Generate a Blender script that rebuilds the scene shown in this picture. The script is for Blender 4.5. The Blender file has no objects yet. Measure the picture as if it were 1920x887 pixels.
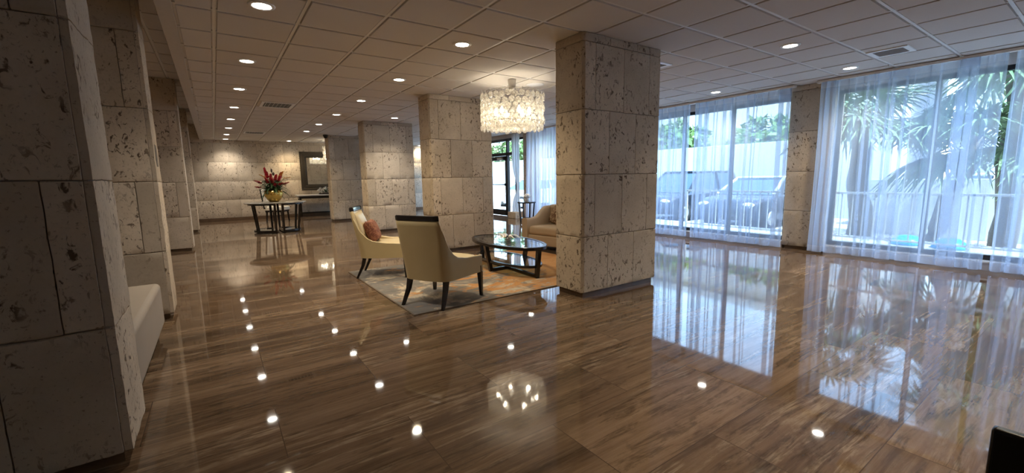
import bpy, bmesh, math, random
from mathutils import Vector, Matrix, noise
C = bpy.context.scene.collection
random.seed(7)
PI = math.pi

# ------------------------------------------------------------------ camera
CAM_H = 1.26
yaw, pitch, roll = 0.60623, -0.13735, -0.01736
fwd = Vector((math.sin(yaw)*math.cos(pitch), math.cos(yaw)*math.cos(pitch), math.sin(pitch)))
rt = Vector((math.cos(yaw), -math.sin(yaw), 0))
up = rt.cross(fwd)
r2 = math.cos(roll)*rt + math.sin(roll)*up
u2 = -math.sin(roll)*rt + math.cos(roll)*up
cd = bpy.data.cameras.new('camera'); cam = bpy.data.objects.new('camera', cd); C.objects.link(cam)
M = Matrix.Identity(4)
for i in range(3):
    M[i][0] = r2[i]; M[i][1] = u2[i]; M[i][2] = -fwd[i]
M[2][3] = CAM_H
cam.matrix_world = M
cd.sensor_width = 36; cd.lens = 796.8/1920*36; cd.clip_start = .05; cd.clip_end = 300
sc = bpy.context.scene; sc.camera = cam

# ------------------------------------------------------------------ light, sky, exposure
vs = sc.view_settings
vs.view_transform = 'Standard'; vs.look = 'None'; vs.gamma = 1; vs.use_curve_mapping = False
vs.exposure = 0.95
SUN, SKY, LAMP, GLOW = 6.5, .85, 60.0, 22.0
w = bpy.data.worlds.new('sky'); sc.world = w; w.use_nodes = True
wn = w.node_tree.nodes; bg = wn['Background']
sk = wn.new('ShaderNodeTexSky'); sk.sky_type = 'NISHITA'; sk.sun_disc = False
sk.sun_elevation = math.radians(58); sk.sun_rotation = math.radians(160); sk.air_density = 1.2; sk.dust_density = .6
w.node_tree.links.new(sk.outputs[0], bg.inputs[0]); bg.inputs[1].default_value = SKY
sl = bpy.data.lights.new('sun', 'SUN'); sl.energy = SUN; sl.angle = .01; sl.color = (.72, .90, 1.0)
so = bpy.data.objects.new('sun', sl); C.objects.link(so)
so.rotation_euler = Vector((-.16, -.52, .84)).to_track_quat('Z', 'Y').to_euler()
# daylight portals in the three window openings (they only guide sampling)
def portal(x, y0, y1, z0, z1):
    l = bpy.data.lights.new('window_portal', 'AREA'); l.shape = 'RECTANGLE'; l.size = y1-y0; l.size_y = z1-z0
    l.cycles.is_portal = True
    o = bpy.data.objects.new('window_portal', l); C.objects.link(o)
    o.location = (x, (y0+y1)/2, (z0+z1)/2); o.rotation_euler = (PI/2, 0, PI/2)
cy = sc.cycles
cy.max_bounces = 10; cy.diffuse_bounces = 4; cy.glossy_bounces = 4; cy.transmission_bounces = 6; cy.transparent_max_bounces = 24
cy.caustics_reflective = False; cy.caustics_refractive = False; cy.sample_clamp_indirect = 6
cy.use_denoising = True

# ------------------------------------------------------------------ materials
class NT:
    def __init__(s, name):
        s.m = bpy.data.materials.new(name); s.m.use_nodes = True
        s.t = s.m.node_tree; s.p = s.t.nodes['Principled BSDF']; s.out = s.t.nodes['Material Output']
    def n(s, typ, **kw):
        nd = s.t.nodes.new(typ)
        for k, v in kw.items():
            if k in nd.inputs.keys(): s.set(nd.inputs[k], v)
            else: setattr(nd, k, v)
        return nd
    def set(s, inp, v):
        if hasattr(v, 'is_output'): s.t.links.new(v, inp)
        else:
            if isinstance(v, tuple) and len(v) == 3 and inp.type == 'RGBA': v = (*v, 1)
            inp.default_value = v
    def P(s, **kw):
        for k, v in kw.items(): s.set(s.p.inputs[k.replace('_', ' ')], v)
        return s.m
    def ramp(s, fac, stops, interp='LINEAR'):
        r = s.n('ShaderNodeValToRGB'); s.set(r.inputs[0], fac); e = r.color_ramp; e.interpolation = interp
        while len(e.elements) < len(stops): e.elements.new(.5)
        for q, (p, c) in zip(e.elements, stops):
            q.position = p; q.color = (c, c, c, 1) if not isinstance(c, tuple) else (*c, 1)
        return r.outputs[0]
    def math(s, op, a, b=0., c=None):
        m = s.n('ShaderNodeMath', operation=op); s.set(m.inputs[0], a); s.set(m.inputs[1], b)
        if c is not None: s.set(m.inputs[2], c)
        return m.outputs[0]
    def mix(s, f, a, b, mode='MIX'):
        m = s.n('ShaderNodeMix', data_type='RGBA', blend_type=mode)
        s.set(m.inputs[0], f); s.set(m.inputs[6], a); s.set(m.inputs[7], b); return m.outputs[2]
    def vec(s, op, a, b):
        m = s.n('ShaderNodeVectorMath', operation=op); s.set(m.inputs[0], a); s.set(m.inputs[1], b); return m.outputs[0]
    def noise(s, v, scale, detail=3., rough=.5, dist=0.):
        return s.n('ShaderNodeTexNoise', Vector=v, Scale=scale, Detail=detail, Roughness=rough, Distortion=dist).outputs[0]
    def obj(s): return s.n('ShaderNodeTexCoord').outputs['Object']
    def bump(s, h, strength=.3, dist=.01):
        b = s.n('ShaderNodeBump', Strength=strength, Distance=dist); s.set(b.inputs['Height'], h)
        s.set(s.p.inputs['Normal'], b.outputs[0])

def plain(name, col, rough=.5, metal=0., var=.08, scale=30, bump=0., spec=.5):
    t = NT(name); v = t.obj(); nz = t.noise(v, scale)
    t.P(Base_Color=t.mix(nz, tuple(c*(1-var) for c in col), tuple(min(1, c*(1+var)) for c in col)), Roughness=rough, Metallic=metal)
    t.p.inputs['Specular IOR Level'].default_value = spec
    if bump: t.bump(nz, bump, .004)
    return t.m

def make_stone(name, light, dark, pit):
    t = NT(name); geo = t.n('ShaderNodeNewGeometry'); rnd = geo.outputs['Random Per Island']
    off = t.n('ShaderNodeCombineXYZ', X=t.math('MULTIPLY', rnd, 37.), Y=t.math('MULTIPLY', rnd, 91.), Z=t.math('MULTIPLY', rnd, 53.)).outputs[0]
    v = t.vec('ADD', t.obj(), off)
    big = t.noise(v, 2.2, 4, .6); patch = t.noise(v, 2.6, 2, .5, .4)
    worm = t.noise(t.vec('MULTIPLY', v, (1, 1, .7)), 25, 4, .62, .9)
    fine = t.noise(v, 60, 3, .6)
    pm = t.ramp(worm, [(.56, 0.), (.64, 1.)])
    pa = t.ramp(t.math('ADD', patch, t.math('MULTIPLY', t.math('SUBTRACT', rnd, .5), .17)), [(.41, 0.), (.56, 1.)])
    mask = t.math('MULTIPLY', pm, pa)
    fm = t.math('MULTIPLY', t.ramp(fine, [(.62, 0.), (.72, 1.)]), .55)
    mask = t.math('MAXIMUM', mask, fm)
    base = t.mix(t.ramp(big, [(.3, 0.), (.7, 1.)]), dark, light)
    base = t.mix(t.math('MULTIPLY', fine, .35), base, tuple(c*.62 for c in dark))
    hs = t.n('ShaderNodeHueSaturation', Color=base, Value=t.math('ADD', .86, t.math('MULTIPLY', rnd, .26)), Saturation=1.)
    t.P(Base_Color=t.mix(t.math('MULTIPLY', mask, .93), hs.outputs[0], pit), Roughness=.88)
    t.p.inputs['Specular IOR Level'].default_value = .25
    t.bump(t.math('SUBTRACT', t.math('MULTIPLY', fine, .25), mask), .35, .006)
    return t.m
STONE = make_stone('keystone', (.70, .60, .475), (.515, .43, .33), (.09, .06, .042))
MORTAR = plain('mortar', (.30, .26, .22), .95)

def make_floor():
    t = NT('travertine'); v = t.obj()
    vb = t.vec('ADD', v, (.41, 0, 0))
    br = t.n('ShaderNodeTexBrick', Vector=vb, Scale=1., offset=.5, offset_frequency=2)
    br.inputs['Color1'].default_value = (0, 0, 0, 1); br.inputs['Color2'].default_value = (1, 1, 1, 1); br.inputs['Mortar'].default_value = (.5, .5, .5, 1)
    br.inputs['Mortar Size'].default_value = .0022; br.inputs['Mortar Smooth'].default_value = .1; br.inputs['Bias'].default_value = 0
    br.inputs['Brick Width'].default_value = 1.15; br.inputs['Row Height'].default_value = .52
    rnd = br.outputs[0]
    off = t.n('ShaderNodeCombineXYZ', X=t.math('MULTIPLY', rnd, 13.), Y=t.math('MULTIPLY', rnd, 7.), Z=t.math('MULTIPLY', rnd, 5.)).outputs[0]
    vv = t.vec('ADD', v, off)
    warp = t.noise(t.vec('MULTIPLY', vv, (1.2, 2.5, 1)), 1., 2)
    y = t.vec('ADD', vv, t.n('ShaderNodeCombineXYZ', Y=t.math('MULTIPLY', warp, .07)).outputs[0])
    bands = t.noise(t.vec('MULTIPLY', y, (.26, 4.2, 1)), 1., 6, .66)
    fine = t.noise(t.vec('MULTIPLY', y, (2.2, 55, 1)), 1., 5, .7, .3)
    blot = t.noise(t.vec('MULTIPLY', y, (6, 14, 1)), 1., 6, .7, .4)
    group = t.ramp(t.noise(t.vec('ADD', t.vec('MULTIPLY', y, (.45, 2.6, 1)), (4, 9, 2)), 1., 3), [(.44, 0.), (.58, 1.)])
    def vein(sx, sy, off, w0, w1):
        q = t.noise(t.vec('ADD', t.vec('MULTIPLY', y, (sx, sy, 1)), (off, off*1.7, 0)), 1., 6, .62, .25)
        return t.ramp(t.math('ABSOLUTE', t.math('SUBTRACT', q, .5)), [(w0, 1.), (w1, 0.)])
    brk = t.ramp(t.noise(t.vec('MULTIPLY', y, (3.2, 9, 1)), 1., 6, .7), [(.42, 0.), (.58, 1.)])
    col = t.ramp(bands, [(.25, (.042, .026, .015)), (.40, (.085, .054, .033)), (.52, (.14, .089, .054)), (.64, (.205, .137, .087)), (.8, (.115, .074, .046))])
    col = t.mix(t.math('MULTIPLY', t.ramp(fine, [(.45, 0.), (.7, 1.)]), .28), col, (.30, .215, .145))
    col = t.mix(t.math('MULTIPLY', t.ramp(blot, [(.50, 0.), (.66, 1.)]), .35), col, (.06, .037, .021))
    lv = t.math('MULTIPLY', t.math('MULTIPLY', vein(.55, 9., 3., .008, .045), brk), group)
    col = t.mix(t.math('MULTIPLY', lv, .55), col, (.38, .29, .20))
    dv = t.math('MULTIPLY', vein(.40, 6., 8., .005, .03), t.ramp(blot, [(.4, 0.), (.52, 1.)]))
    col = t.mix(t.math('MULTIPLY', dv, .5), col, (.032, .021, .012))
    hs = t.n('ShaderNodeHueSaturation', Color=col, Value=t.math('ADD', .88, t.math('MULTIPLY', rnd, .24)))
    col = t.mix(br.outputs['Fac'], hs.outputs[0], (.075, .05, .033))
    wav = t.noise(v, 3.2, 2)
    t.P(Base_Color=col, Roughness=t.math('ADD', .025, t.math('MULTIPLY', blot, .03)))
    t.p.inputs['IOR'].default_value = 1.62
    t.bump(t.math('SUBTRACT', t.math('MULTIPLY', wav, .5), t.math('MULTIPLY', br.outputs['Fac'], .12)), .05, .004)
    return t.m
FLOOR = make_floor()
BROWNSTONE = plain('plinth_marble', (.13, .082, .05), .2, 0, .35, 9)

def make_tile():
    t = NT('ceiling_tile'); v = t.obj(); n = t.noise(v, 260, 2); n2 = t.noise(v, 40, 3)
    t.P(Base_Color=t.mix(n, (.60, .56, .52), (.76, .72, .68)), Roughness=.95); t.bump(n, .35, .003)
    t.p.inputs['Specular IOR Level'].default_value = .1
    return t.m
TILE = make_tile()
GRID = plain('ceiling_grid', (.78, .76, .74), .45)
PLASTER = plain('plaster', (.55, .51, .47), .7)
WALLPAINT = plain('wall_paint', (.66, .63, .60), .8)
WOOD = plain('espresso_wood', (.010, .007, .006), .22, 0, .4, 25)
LACQ = plain('black_lacquer', (.006, .006, .007), .25, 0, .3, 25)
def make_leather(name, a, b, rough=.42):
    t = NT(name); v = t.obj(); n = t.n('ShaderNodeTexVoronoi', Vector=v, Scale=220.).outputs[0]; k = t.noise(v, 5, 3)
    t.P(Base_Color=t.mix(k, a, b), Roughness=rough); t.bump(n, .12, .002); return t.m
LEATHER = make_leather('cream_leather', (.50, .39, .20), (.57, .46, .26), .38)
LEATHERIN = make_leather('cream_leather_inner', (.60, .50, .30), (.66, .56, .36), .36)
SOFA = make_leather('tan_upholstery', (.46, .35, .23), (.52, .40, .27), .6)
BENCH = make_leather('bench_fabric', (.33, .28, .225), (.37, .31, .255), .75)
WHITEUP = make_leather('ivory_upholstery', (.76, .70, .58), (.82, .76, .64), .6)
FRAME = plain('bronze_frame', (.02, .02, .022), .35, .3)
METAL = plain('brushed_metal', (.55, .52, .48), .3, .9)
SILVER = plain('silver_leaf', (.84, .82, .78), .38, .25)
WHITE = plain('white_enamel', (.86, .86, .86), .4)
BLACKP = plain('black_plastic', (.015, .015, .016), .4)
GOLD = plain('gold_glaze', (.62, .40, .10), .22, .85, .2, 8)
GREYSTONE = plain('grey_stone', (.20, .19, .17), .12, 0, .15, 6)
MARBLE = plain('white_marble', (.74, .70, .64), .2, 0, .1, 5)
BRONZE = plain('carved_bronze', (.06, .048, .034), .42, .4, .5, 45, .5)
MIRROR = plain('mirror_silver', (.86, .87, .86), .02, 1., .01)
PLAQUE = plain('plaque_metal', (.10, .085, .07), .4, .5)

def thin_glass(name, tint, gloss=.08):
    t = NT(name); tr = t.n('ShaderNodeBsdfTransparent', Color=tint); gl = t.n('ShaderNodeBsdfGlossy', Roughness=.02, Color=(.9, .95, 1))
    fr = t.n('ShaderNodeFresnel', IOR=1.45); mx = t.n('ShaderNodeMixShader')
    bk = t.n('ShaderNodeNewGeometry').outputs['Backfacing']; t.set(mx.inputs[0], t.math('MULTIPLY', t.math('ADD', fr.outputs[0], gloss*.2), t.math('SUBTRACT', 1., bk))); t.set(mx.inputs[1], tr.outputs[0]); t.set(mx.inputs[2], gl.outputs[0])
    t.set(t.out.inputs[0], mx.outputs[0]); return t.m
PANE = thin_glass('window_glass', (.90, .95, .97))
TABLEGLASS = thin_glass('table_glass', (.80, .85, .83), .5)

def make_sheer(name, alpha, col):
    t = NT(name); v = t.obj()
    tr = t.n('ShaderNodeBsdfTransparent'); df = t.n('ShaderNodeBsdfDiffuse', Color=col); tl = t.n('ShaderNodeBsdfTranslucent', Color=col)
    m1 = t.n('ShaderNodeMixShader', Fac=.62); t.set(m1.inputs[1], df.outputs[0]); t.set(m1.inputs[2], tl.outputs[0])
    wv = t.noise(t.vec('MULTIPLY', v, (1, 1, .25)), 260, 2)
    m2 = t.n('ShaderNodeMixShader'); t.set(m2.inputs[0], t.math('ADD', alpha-.06, t.math('MULTIPLY', wv, .12)))
    t.set(m2.inputs[1], tr.outputs[0]); t.set(m2.inputs[2], m1.outputs[0]); t.set(t.out.inputs[0], m2.outputs[0]); return t.m
SHEER = make_sheer('sheer_voile', .44, (.66, .78, .95))
HEM = make_sheer('voile_hem', .50, (.80, .85, .93))
DRAPE = make_sheer('lined_drape', .80, (.80, .79, .77))

def emit(name, col, s):
    t = NT(name); v = t.noise(t.obj(), 4)
    t.P(Base_Color=(.8, .8, .8), Emission_Color=t.mix(v, col, tuple(min(1, c*1.03) for c in col)), Emission_Strength=s); return t.m
def crystal():
    t = NT('pendant_glass'); v = t.obj()
    tr = t.n('ShaderNodeBsdfTransparent', Color=(1, .98, .94)); tl = t.n('ShaderNodeBsdfTranslucent', Color=(.92, .89, .82))
    gl = t.n('ShaderNodeBsdfGlossy', Roughness=.08, Color=(1, .98, .95)); df = t.n('ShaderNodeBsdfDiffuse', Color=(.9, .88, .84))
    a = t.n('ShaderNodeMixShader', Fac=.45); t.set(a.inputs[1], tl.outputs[0]); t.set(a.inputs[2], df.outputs[0])
    b = t.n('ShaderNodeMixShader'); t.set(b.inputs[0], t.ramp(t.noise(v, 45, 3), [(.35, .25), (.65, .75)])); t.set(b.inputs[1], tr.outputs[0]); t.set(b.inputs[2], a.outputs[0])
    c = t.n('ShaderNodeMixShader', Fac=.14); t.set(c.inputs[1], b.outputs[0]); t.set(c.inputs[2], gl.outputs[0])
    t.set(t.out.inputs[0], c.outputs[0]); return t.m
CRYSTAL = crystal()
BULB = emit('bulb_warm', (1, .90, .72), 6)

def make_rug():
    t = NT('rug_pile'); v = t.obj()
    sep = t.n('ShaderNodeSeparateXYZ', Vector=v)
    a = t.noise(t.vec('MULTIPLY', v, (1.0, 1.8, 1)), 2.1, 5, .65, .8)
    b = t.noise(t.vec('MULTIPLY', v, (1.1, 2.6, 1)), 1.7, 5, .7, 1.2)
    g = t.noise(t.vec('ADD', v, (9, 3, 0)), 1.6, 5, .7, .7)
    base = t.ramp(a, [(.38, (.24, .215, .19)), (.49, (.46, .40, .31)), (.58, (.60, .52, .40))])
    blue = t.ramp(t.math('SUBTRACT', g, t.math('MULTIPLY', sep.outputs[0], .07)), [(.48, 0.), (.56, 1.)])
    base = t.mix(t.math('MULTIPLY', blue, .8), base, (.12, .125, .135))
    bias = t.math('MULTIPLY', t.math('SUBTRACT', sep.outputs[0], -.45), .12)
    org = t.ramp(t.math('ADD', b, bias), [(.50, 0.), (.56, 1.)])
    col = t.mix(t.math('MULTIPLY', org, .85), base, t.mix(a, (.52, .20, .045), (.60, .32, .11)))
    f = t.noise(v, 300, 2)
    t.P(Base_Color=t.mix(t.math('MULTIPLY', f, .3), col, (.2, .16, .12)), Roughness=1.); t.p.inputs['Specular IOR Level'].default_value = .05
    t.bump(f, .5, .004); return t.m
RUG = make_rug()
RUGEDGE = plain('rug_binding', (.16, .12, .085), .95)
def make_print(name, cols, sc_):
    t = NT(name); v = t.obj(); a = t.n('ShaderNodeTexVoronoi', Vector=t.vec('ADD', v, (3, 1, 2)), Scale=sc_).outputs[0]; b = t.noise(v, sc_*.8, 3, .6, 1.)
    t.P(Base_Color=t.mix(t.ramp(b, [(.42, 0.), (.55, 1.)]), t.mix(t.ramp(a, [(.2, 0.), (.45, 1.)]), cols[0], cols[1]), cols[2]), Roughness=.85); return t.m
PILLOW1 = make_print('rust_print', ((.26, .075, .035), (.36, .16, .09), (.17, .055, .035)), 38)
PILLOW2 = make_print('brown_print', ((.20, .10, .05), (.52, .38, .24), (.15, .07, .035)), 30)
LEAF = plain('dark_leaf', (.035, .075, .022), .45, 0, .5, 14)
REDP = plain('red_petal', (.36, .015, .022), .45, 0, .35, 20)
ORANGEP = plain('orange_petal', (.55, .22, .03), .45, 0, .3, 20)
WHITEP = plain('white_petal', (.82, .80, .76), .6, 0, .06, 20)
def leafmat(name, a, b):
    t = NT(name); v = t.obj(); n = t.noise(v, 9, 3)
    t.P(Base_Color=t.mix(n, a, b), Roughness=.42); return t.m
PALM = leafmat('palm_leaf', (.10, .17, .07), (.26, .34, .18))
TREE = leafmat('tree_leaf', (.05, .11, .025), (.16, .26, .06))
BARK = plain('palm_bark', (.24, .20, .16), .9, 0, .4, 22, .6)
CONCRETE = plain('sunlit_concrete', (.56, .54, .50), .9, 0, .12, 4)
PAVING = plain('outside_paving', (.50, .48, .45), .9, 0, .15, 3)
WHITEWALL = plain('white_stucco', (.54, .55, .56), .9, 0, .04, 8)
RAILM = plain('rail_paint', (.42, .43, .44), .5)
CARDARK = plain('car_paint_dark', (.035, .042, .055), .18, .3, .1)
CARGREY = plain('car_paint_grey', (.12, .13, .15), .2, .4, .1)
CARWHITE = plain('car_paint_white', (.75, .76, .77), .2, 0, .03)
CARGLASS = plain('car_glass', (.05, .09, .12), .04, 0, .1, 5, 0, .9)
TYRE = plain('tyre_rubber', (.02, .02, .02), .85)
BLUEP = plain('blue_plastic', (.02, .33, .62), .35)

# ------------------------------------------------------------------ mesh helpers
class MB:
    def __init__(s): s.bm = bmesh.new(); s.mi = 0
    def face(s, vs, smooth=False):
        try: f = s.bm.faces.new(vs); f.material_index = s.mi; f.smooth = smooth; return f
        except ValueError: return None
    def box(s, c, d, bev=0., seg=2, rz=0., mat=None):
        x, y, z = d[0]/2, d[1]/2, d[2]/2
        v = [Vector((a*x, b*y, e*z)) for a in (-1, 1) for b in (-1, 1) for e in (-1, 1)]
        m = mat if mat is not None else Matrix.Translation(c) @ Matrix.Rotation(rz, 4, 'Z')
        n0 = len(s.bm.faces)
        bv = [s.bm.verts.new(m @ p) for p in v]
        fs = [s.face([bv[i] for i in q]) for q in ((0, 1, 3, 2), (4, 6, 7, 5), (0, 4, 5, 1), (2, 3, 7, 6), (0, 2, 6, 4), (1, 5, 7, 3))]
        if bev:
            es = list({e for f in fs for e in f.edges})
            r = bmesh.ops.bevel(s.bm, geom=es, offset=bev, segments=seg, profile=.5, affect='EDGES')
            for f in r['faces']: f.smooth = True; f.material_index = s.mi
        return s
    def b2(s, x0, x1, y0, y1, z0, z1, bev=0., seg=2):
        return s.box(((x0+x1)/2, (y0+y1)/2, (z0+z1)/2), (x1-x0, y1-y0, z1-z0), bev, seg)
    def loft(s, rings, close=True, caps=True, smooth=True):
        R = [[s.bm.verts.new(p) for p in r] for r in rings]; n = len(R[0])
        for a, b in zip(R, R[1:]):
            for i in range(n if close else n-1):
                j = (i+1) % n; s.face([a[i], a[j], b[j], b[i]], smooth)
        if caps and close: s.face(R[0][::-1]); s.face(R[-1])
        return R
    def lathe(s, prof, n=24, c=(0, 0, 0), rib=None, smooth=True, caps=True, sx=1., sy=1., m=None):
        rings = []
        for r, z in prof:
            ring = []
            for i in range(n):
                a = 2*PI*i/n; q = r*(rib(a, z) if rib else 1)
                p = Vector((q*math.cos(a)*sx, q*math.sin(a)*sy, z)); p = (m @ p) if m is not None else p
                ring.append(p+Vector(c))
            rings.append(ring)
        s.loft(rings, True, caps, smooth); return s
    def tube(s, pts, rad, n=8, caps=True, flat=1.):
        pts = [Vector(p) for p in pts]; rings = []
        for i, p in enumerate(pts):
            d = (pts[min(i+1, len(pts)-1)]-pts[max(i-1, 0)]).normalized()
            a = d.cross(Vector((0, 0, 1)) if abs(d.z) < .95 else Vector((1, 0, 0))).normalized(); b = d.cross(a)
            r = rad[i] if isinstance(rad, (list, tuple)) else rad
            rings.append([p+a*r*math.cos(2*PI*k/n)+b*r*flat*math.sin(2*PI*k/n) for k in range(n)])
        s.loft(rings, True, caps); return s
    def bar(s, p0, p1, w0, w1=None, d=None):
        # square bar of section w0 x d tapering to w1
        p0, p1 = Vector(p0), Vector(p1); w1 = w0 if w1 is None else w1; dr = (p1-p0).normalized()
        a = dr.cross(Vector((0, 0, 1)) if abs(dr.z) < .95 else Vector((1, 0, 0))).normalized(); b = dr.cross(a)
        k = 1 if d is None else d/w0
        s.loft([[p+a*sx*q/2+b*sy*q/2*k for sx, sy in ((-1, -1), (1, -1), (1, 1), (-1, 1))] for p, q in ((p0, w0), (p1, w1))], True, True, False); return s
    def sphere(s, c, r, u=16, v=10, m=None):
        c = Vector(c); r = Vector(r) if isinstance(r, (tuple, list)) else Vector((r, r, r)); rings = []
        for j in range(v+1):
            t = -PI/2+PI*j/v
            t = max(-PI/2+.02, min(PI/2-.02, t)); ring = []
            for i in range(u):
                p = Vector((r.x*math.cos(t)*math.cos(2*PI*i/u), r.y*math.cos(t)*math.sin(2*PI*i/u), r.z*math.sin(t)))
                ring.append((m @ p if m is not None else p)+c)
            rings.append(ring)
        s.loft(rings); return s
    def prism(s, poly, z0, z1, bev=0.):
        v0 = [s.bm.verts.new((x, y, z0)) for x, y in poly]; v1 = [s.bm.verts.new((x, y, z1)) for x, y in poly]; n = len(poly)
        fs = [s.face([v0[i], v0[(i+1) % n], v1[(i+1) % n], v1[i]]) for i in range(n)]; fs += [s.face(v0[::-1]), s.face(v1)]
        if bev:
            es = list({e for f in fs for e in f.edges})
            r = bmesh.ops.bevel(s.bm, geom=es, offset=bev, segments=2, profile=.5, affect='EDGES')
            for f in r['faces']: f.smooth = True; f.material_index = s.mi
        return s
    def build(s, name, mat, parent=None, loc=(0, 0, 0), rz=0., auto=None, fix=True):
        if fix: bmesh.ops.recalc_face_normals(s.bm, faces=s.bm.faces)
        me = bpy.data.meshes.new(name); s.bm.to_mesh(me); s.bm.free()
        for m in (mat if isinstance(mat, (list, tuple)) else [mat]): me.materials.append(m)
        if auto: 
            for p in me.polygons: p.use_smooth = True
            me.set_sharp_from_angle(angle=math.radians(auto))
        o = bpy.data.objects.new(name, me); C.objects.link(o); o.location = loc; o.rotation_euler = (0, 0, rz)
        if parent: o.parent = parent
        return o
def tag(o, label, cat, group=None, kind=None):
    o['label'] = label; o['category'] = cat
    if group: o['group'] = group
    if kind: o['kind'] = kind
    return o
def thing(name, label, cat, loc=(0, 0, 0), rz=0., group=None, kind=None):
    o = bpy.data.objects.new(name, None); C.objects.link(o); o.location = loc; o.rotation_euler = (0, 0, rz); o.empty_display_size = .1
    return tag(o, label, cat, group, kind)
def dup(root, loc=None, rz=None, label=None):
    r = root.copy(); C.objects.link(r)
    if loc is not None: r.location = loc
    if rz is not None: r.rotation_euler = (0, 0, rz)
    if label: r['label'] = label
    for ch in list(root.children):
        c = ch.copy(); C.objects.link(c); c.parent = r
        for g in list(ch.children):
            d = g.copy(); C.objects.link(d); d.parent = c
    return r

# ================================================================== SETTING
H = 2.642            # lobby ceiling
HL = 3.12            # ceiling of the strip behind the left pillars
XW = 7.85            # window wall face
YF = 17.05           # far wall face
XL = -1.66; YB = -3.4
def wallbox(name, boxes, mat, label, cat='wall'):
    m = MB()
    for b in boxes: m.b2(*b)
    o = m.build(name, mat); return tag(o, label, cat, None, 'structure')

m = MB(); m.b2(XL-.3, XW+.45, YB-.2, YF+.3, -.12, 0)
tag(m.build('floor', FLOOR), 'polished brown veined travertine floor of the lobby', 'floor', None, 'structure')

# ---- suspended ceiling: tegular tiles hanging below a white grid
def tile_field(m, x0, x1, y0, y1, z, ox, oy, P=.61):
    i0 = math.floor((x0-ox)/P); i1 = math.ceil((x1-ox)/P); j0 = math.floor((y0-oy)/P); j1 = math.ceil((y1-oy)/P)
    g = .020
    for i in range(i0, i1):
        for j in range(j0, j1):
            a0 = max(x0, ox+i*P)+g; a1 = min(x1, ox+(i+1)*P)-g; b0 = max(y0, oy+j*P)+g; b1 = min(y1, oy+(j+1)*P)-g
            if a1-a0 < .02 or b1-b0 < .02: continue
            m.mi = 0; e = .004
            top = z+.022
            lo = [m.bm.verts.new(p) for p in ((a0+e, b0+e, z), (a1-e, b0+e, z), (a1-e, b1-e, z), (a0+e, b1-e, z))]
            hi = [m.bm.verts.new(p) for p in ((a0, b0, top), (a1, b0, top), (a1, b1, top), (a0, b1, top))]
            m.face(lo[::-1])
            for k in range(4): m.face([lo[k], lo[(k+1) % 4], hi[(k+1) % 4], hi[k]])
    m.mi = 1
    m.b2(x0, x1, y0, y1, z+.020, z+.034)
    for i in range(i0, i1+1):
        if x0 < ox+i*P < x1: m.b2(ox+i*P-.012, ox+i*P+.012, y0, y1, z+.007, z+.021)
    for j in range(j0, j1+1):
        if y0 < oy+j*P < y1: m.b2(x0, x1, oy+j*P-.012, oy+j*P+.012, z+.0075, z+.021)
m = MB()
tile_field(m, -.14, XW+.05, YB, YF, H, .132, 3.762)
o = m.build('ceiling', [TILE, GRID], fix=False)
tag(o, 'suspended ceiling of square pale tiles in a white grid over the lobby', 'ceiling', None, 'structure')
m = MB(); tile_field(m, XL, -.25, YB, YF, HL, -.5, 3.9)
o = m.build('ceiling_left', [TILE, GRID], fix=False)
tag(o, 'raised strip of tiled ceiling over the left pillars', 'ceiling', None, 'structure')
m = MB(); m.b2(XL-.3, XW+.45, YB-.2, YF+.3, HL+.04, HL+.35); m.b2(-.24, XW+.45, YB-.2, YF+.3, H+.036, H+.2)  # unseen slab, put in to keep sky light out of the room
tag(m.build('sky_block_slab', PLASTER), 'unseen slab above the ceiling, added to block sky light', 'roof', None, 'structure')
m = MB(); m.b2(-.25, -.14, YB, YF, H-.006, HL+.03, .003)
tag(m.build('trim_1', PLASTER), 'long plain plaster edge band where the lobby ceiling steps up on the left', 'ceiling trim', None, 'structure')

# ---- coral stone walls and pillars made of separate blocks
def jit(p, amp, k=9.):
    n = noise.noise_vector(Vector(p)*k); n2 = noise.noise_vector(Vector(p)*k*3.3+Vector((5, 2, 9)))
    return Vector(p)+(n*.6+n2*.5)*amp
def stone_block(m, poly, z0, z1, res, amp, e=.005):
    pts = []
    n = len(poly)
    for i in range(n):
        a, b = Vector(poly[i]), Vector(poly[(i+1) % n]); L = (b-a).length; k = max(1, round(L/res))
        pts += [a.lerp(b, t/k) for t in range(k)]
    cx = sum(p.x for p in pts)/len(pts); cy_ = sum(p.y for p in pts)/len(pts); c = Vector((cx, cy_))
    kz = max(1, round((z1-z0)/res)); zs = [z0]+[z0+e+(z1-z0-2*e)*t/kz for t in range(kz+1)]+[z1]
    rings = []
    for q, z in enumerate(zs):
        ins = e if q in (0, len(zs)-1) else 0.
        ring = []
        for p in pts:
            d = (p-c); d = d*(1-ins/max(.05, d.length))
            ring.append(jit((c.x+d.x, c.y+d.y, z), amp*(1.6 if ins else 1)))
        rings.append(ring)
    m.loft(rings, True, True, True)
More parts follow.
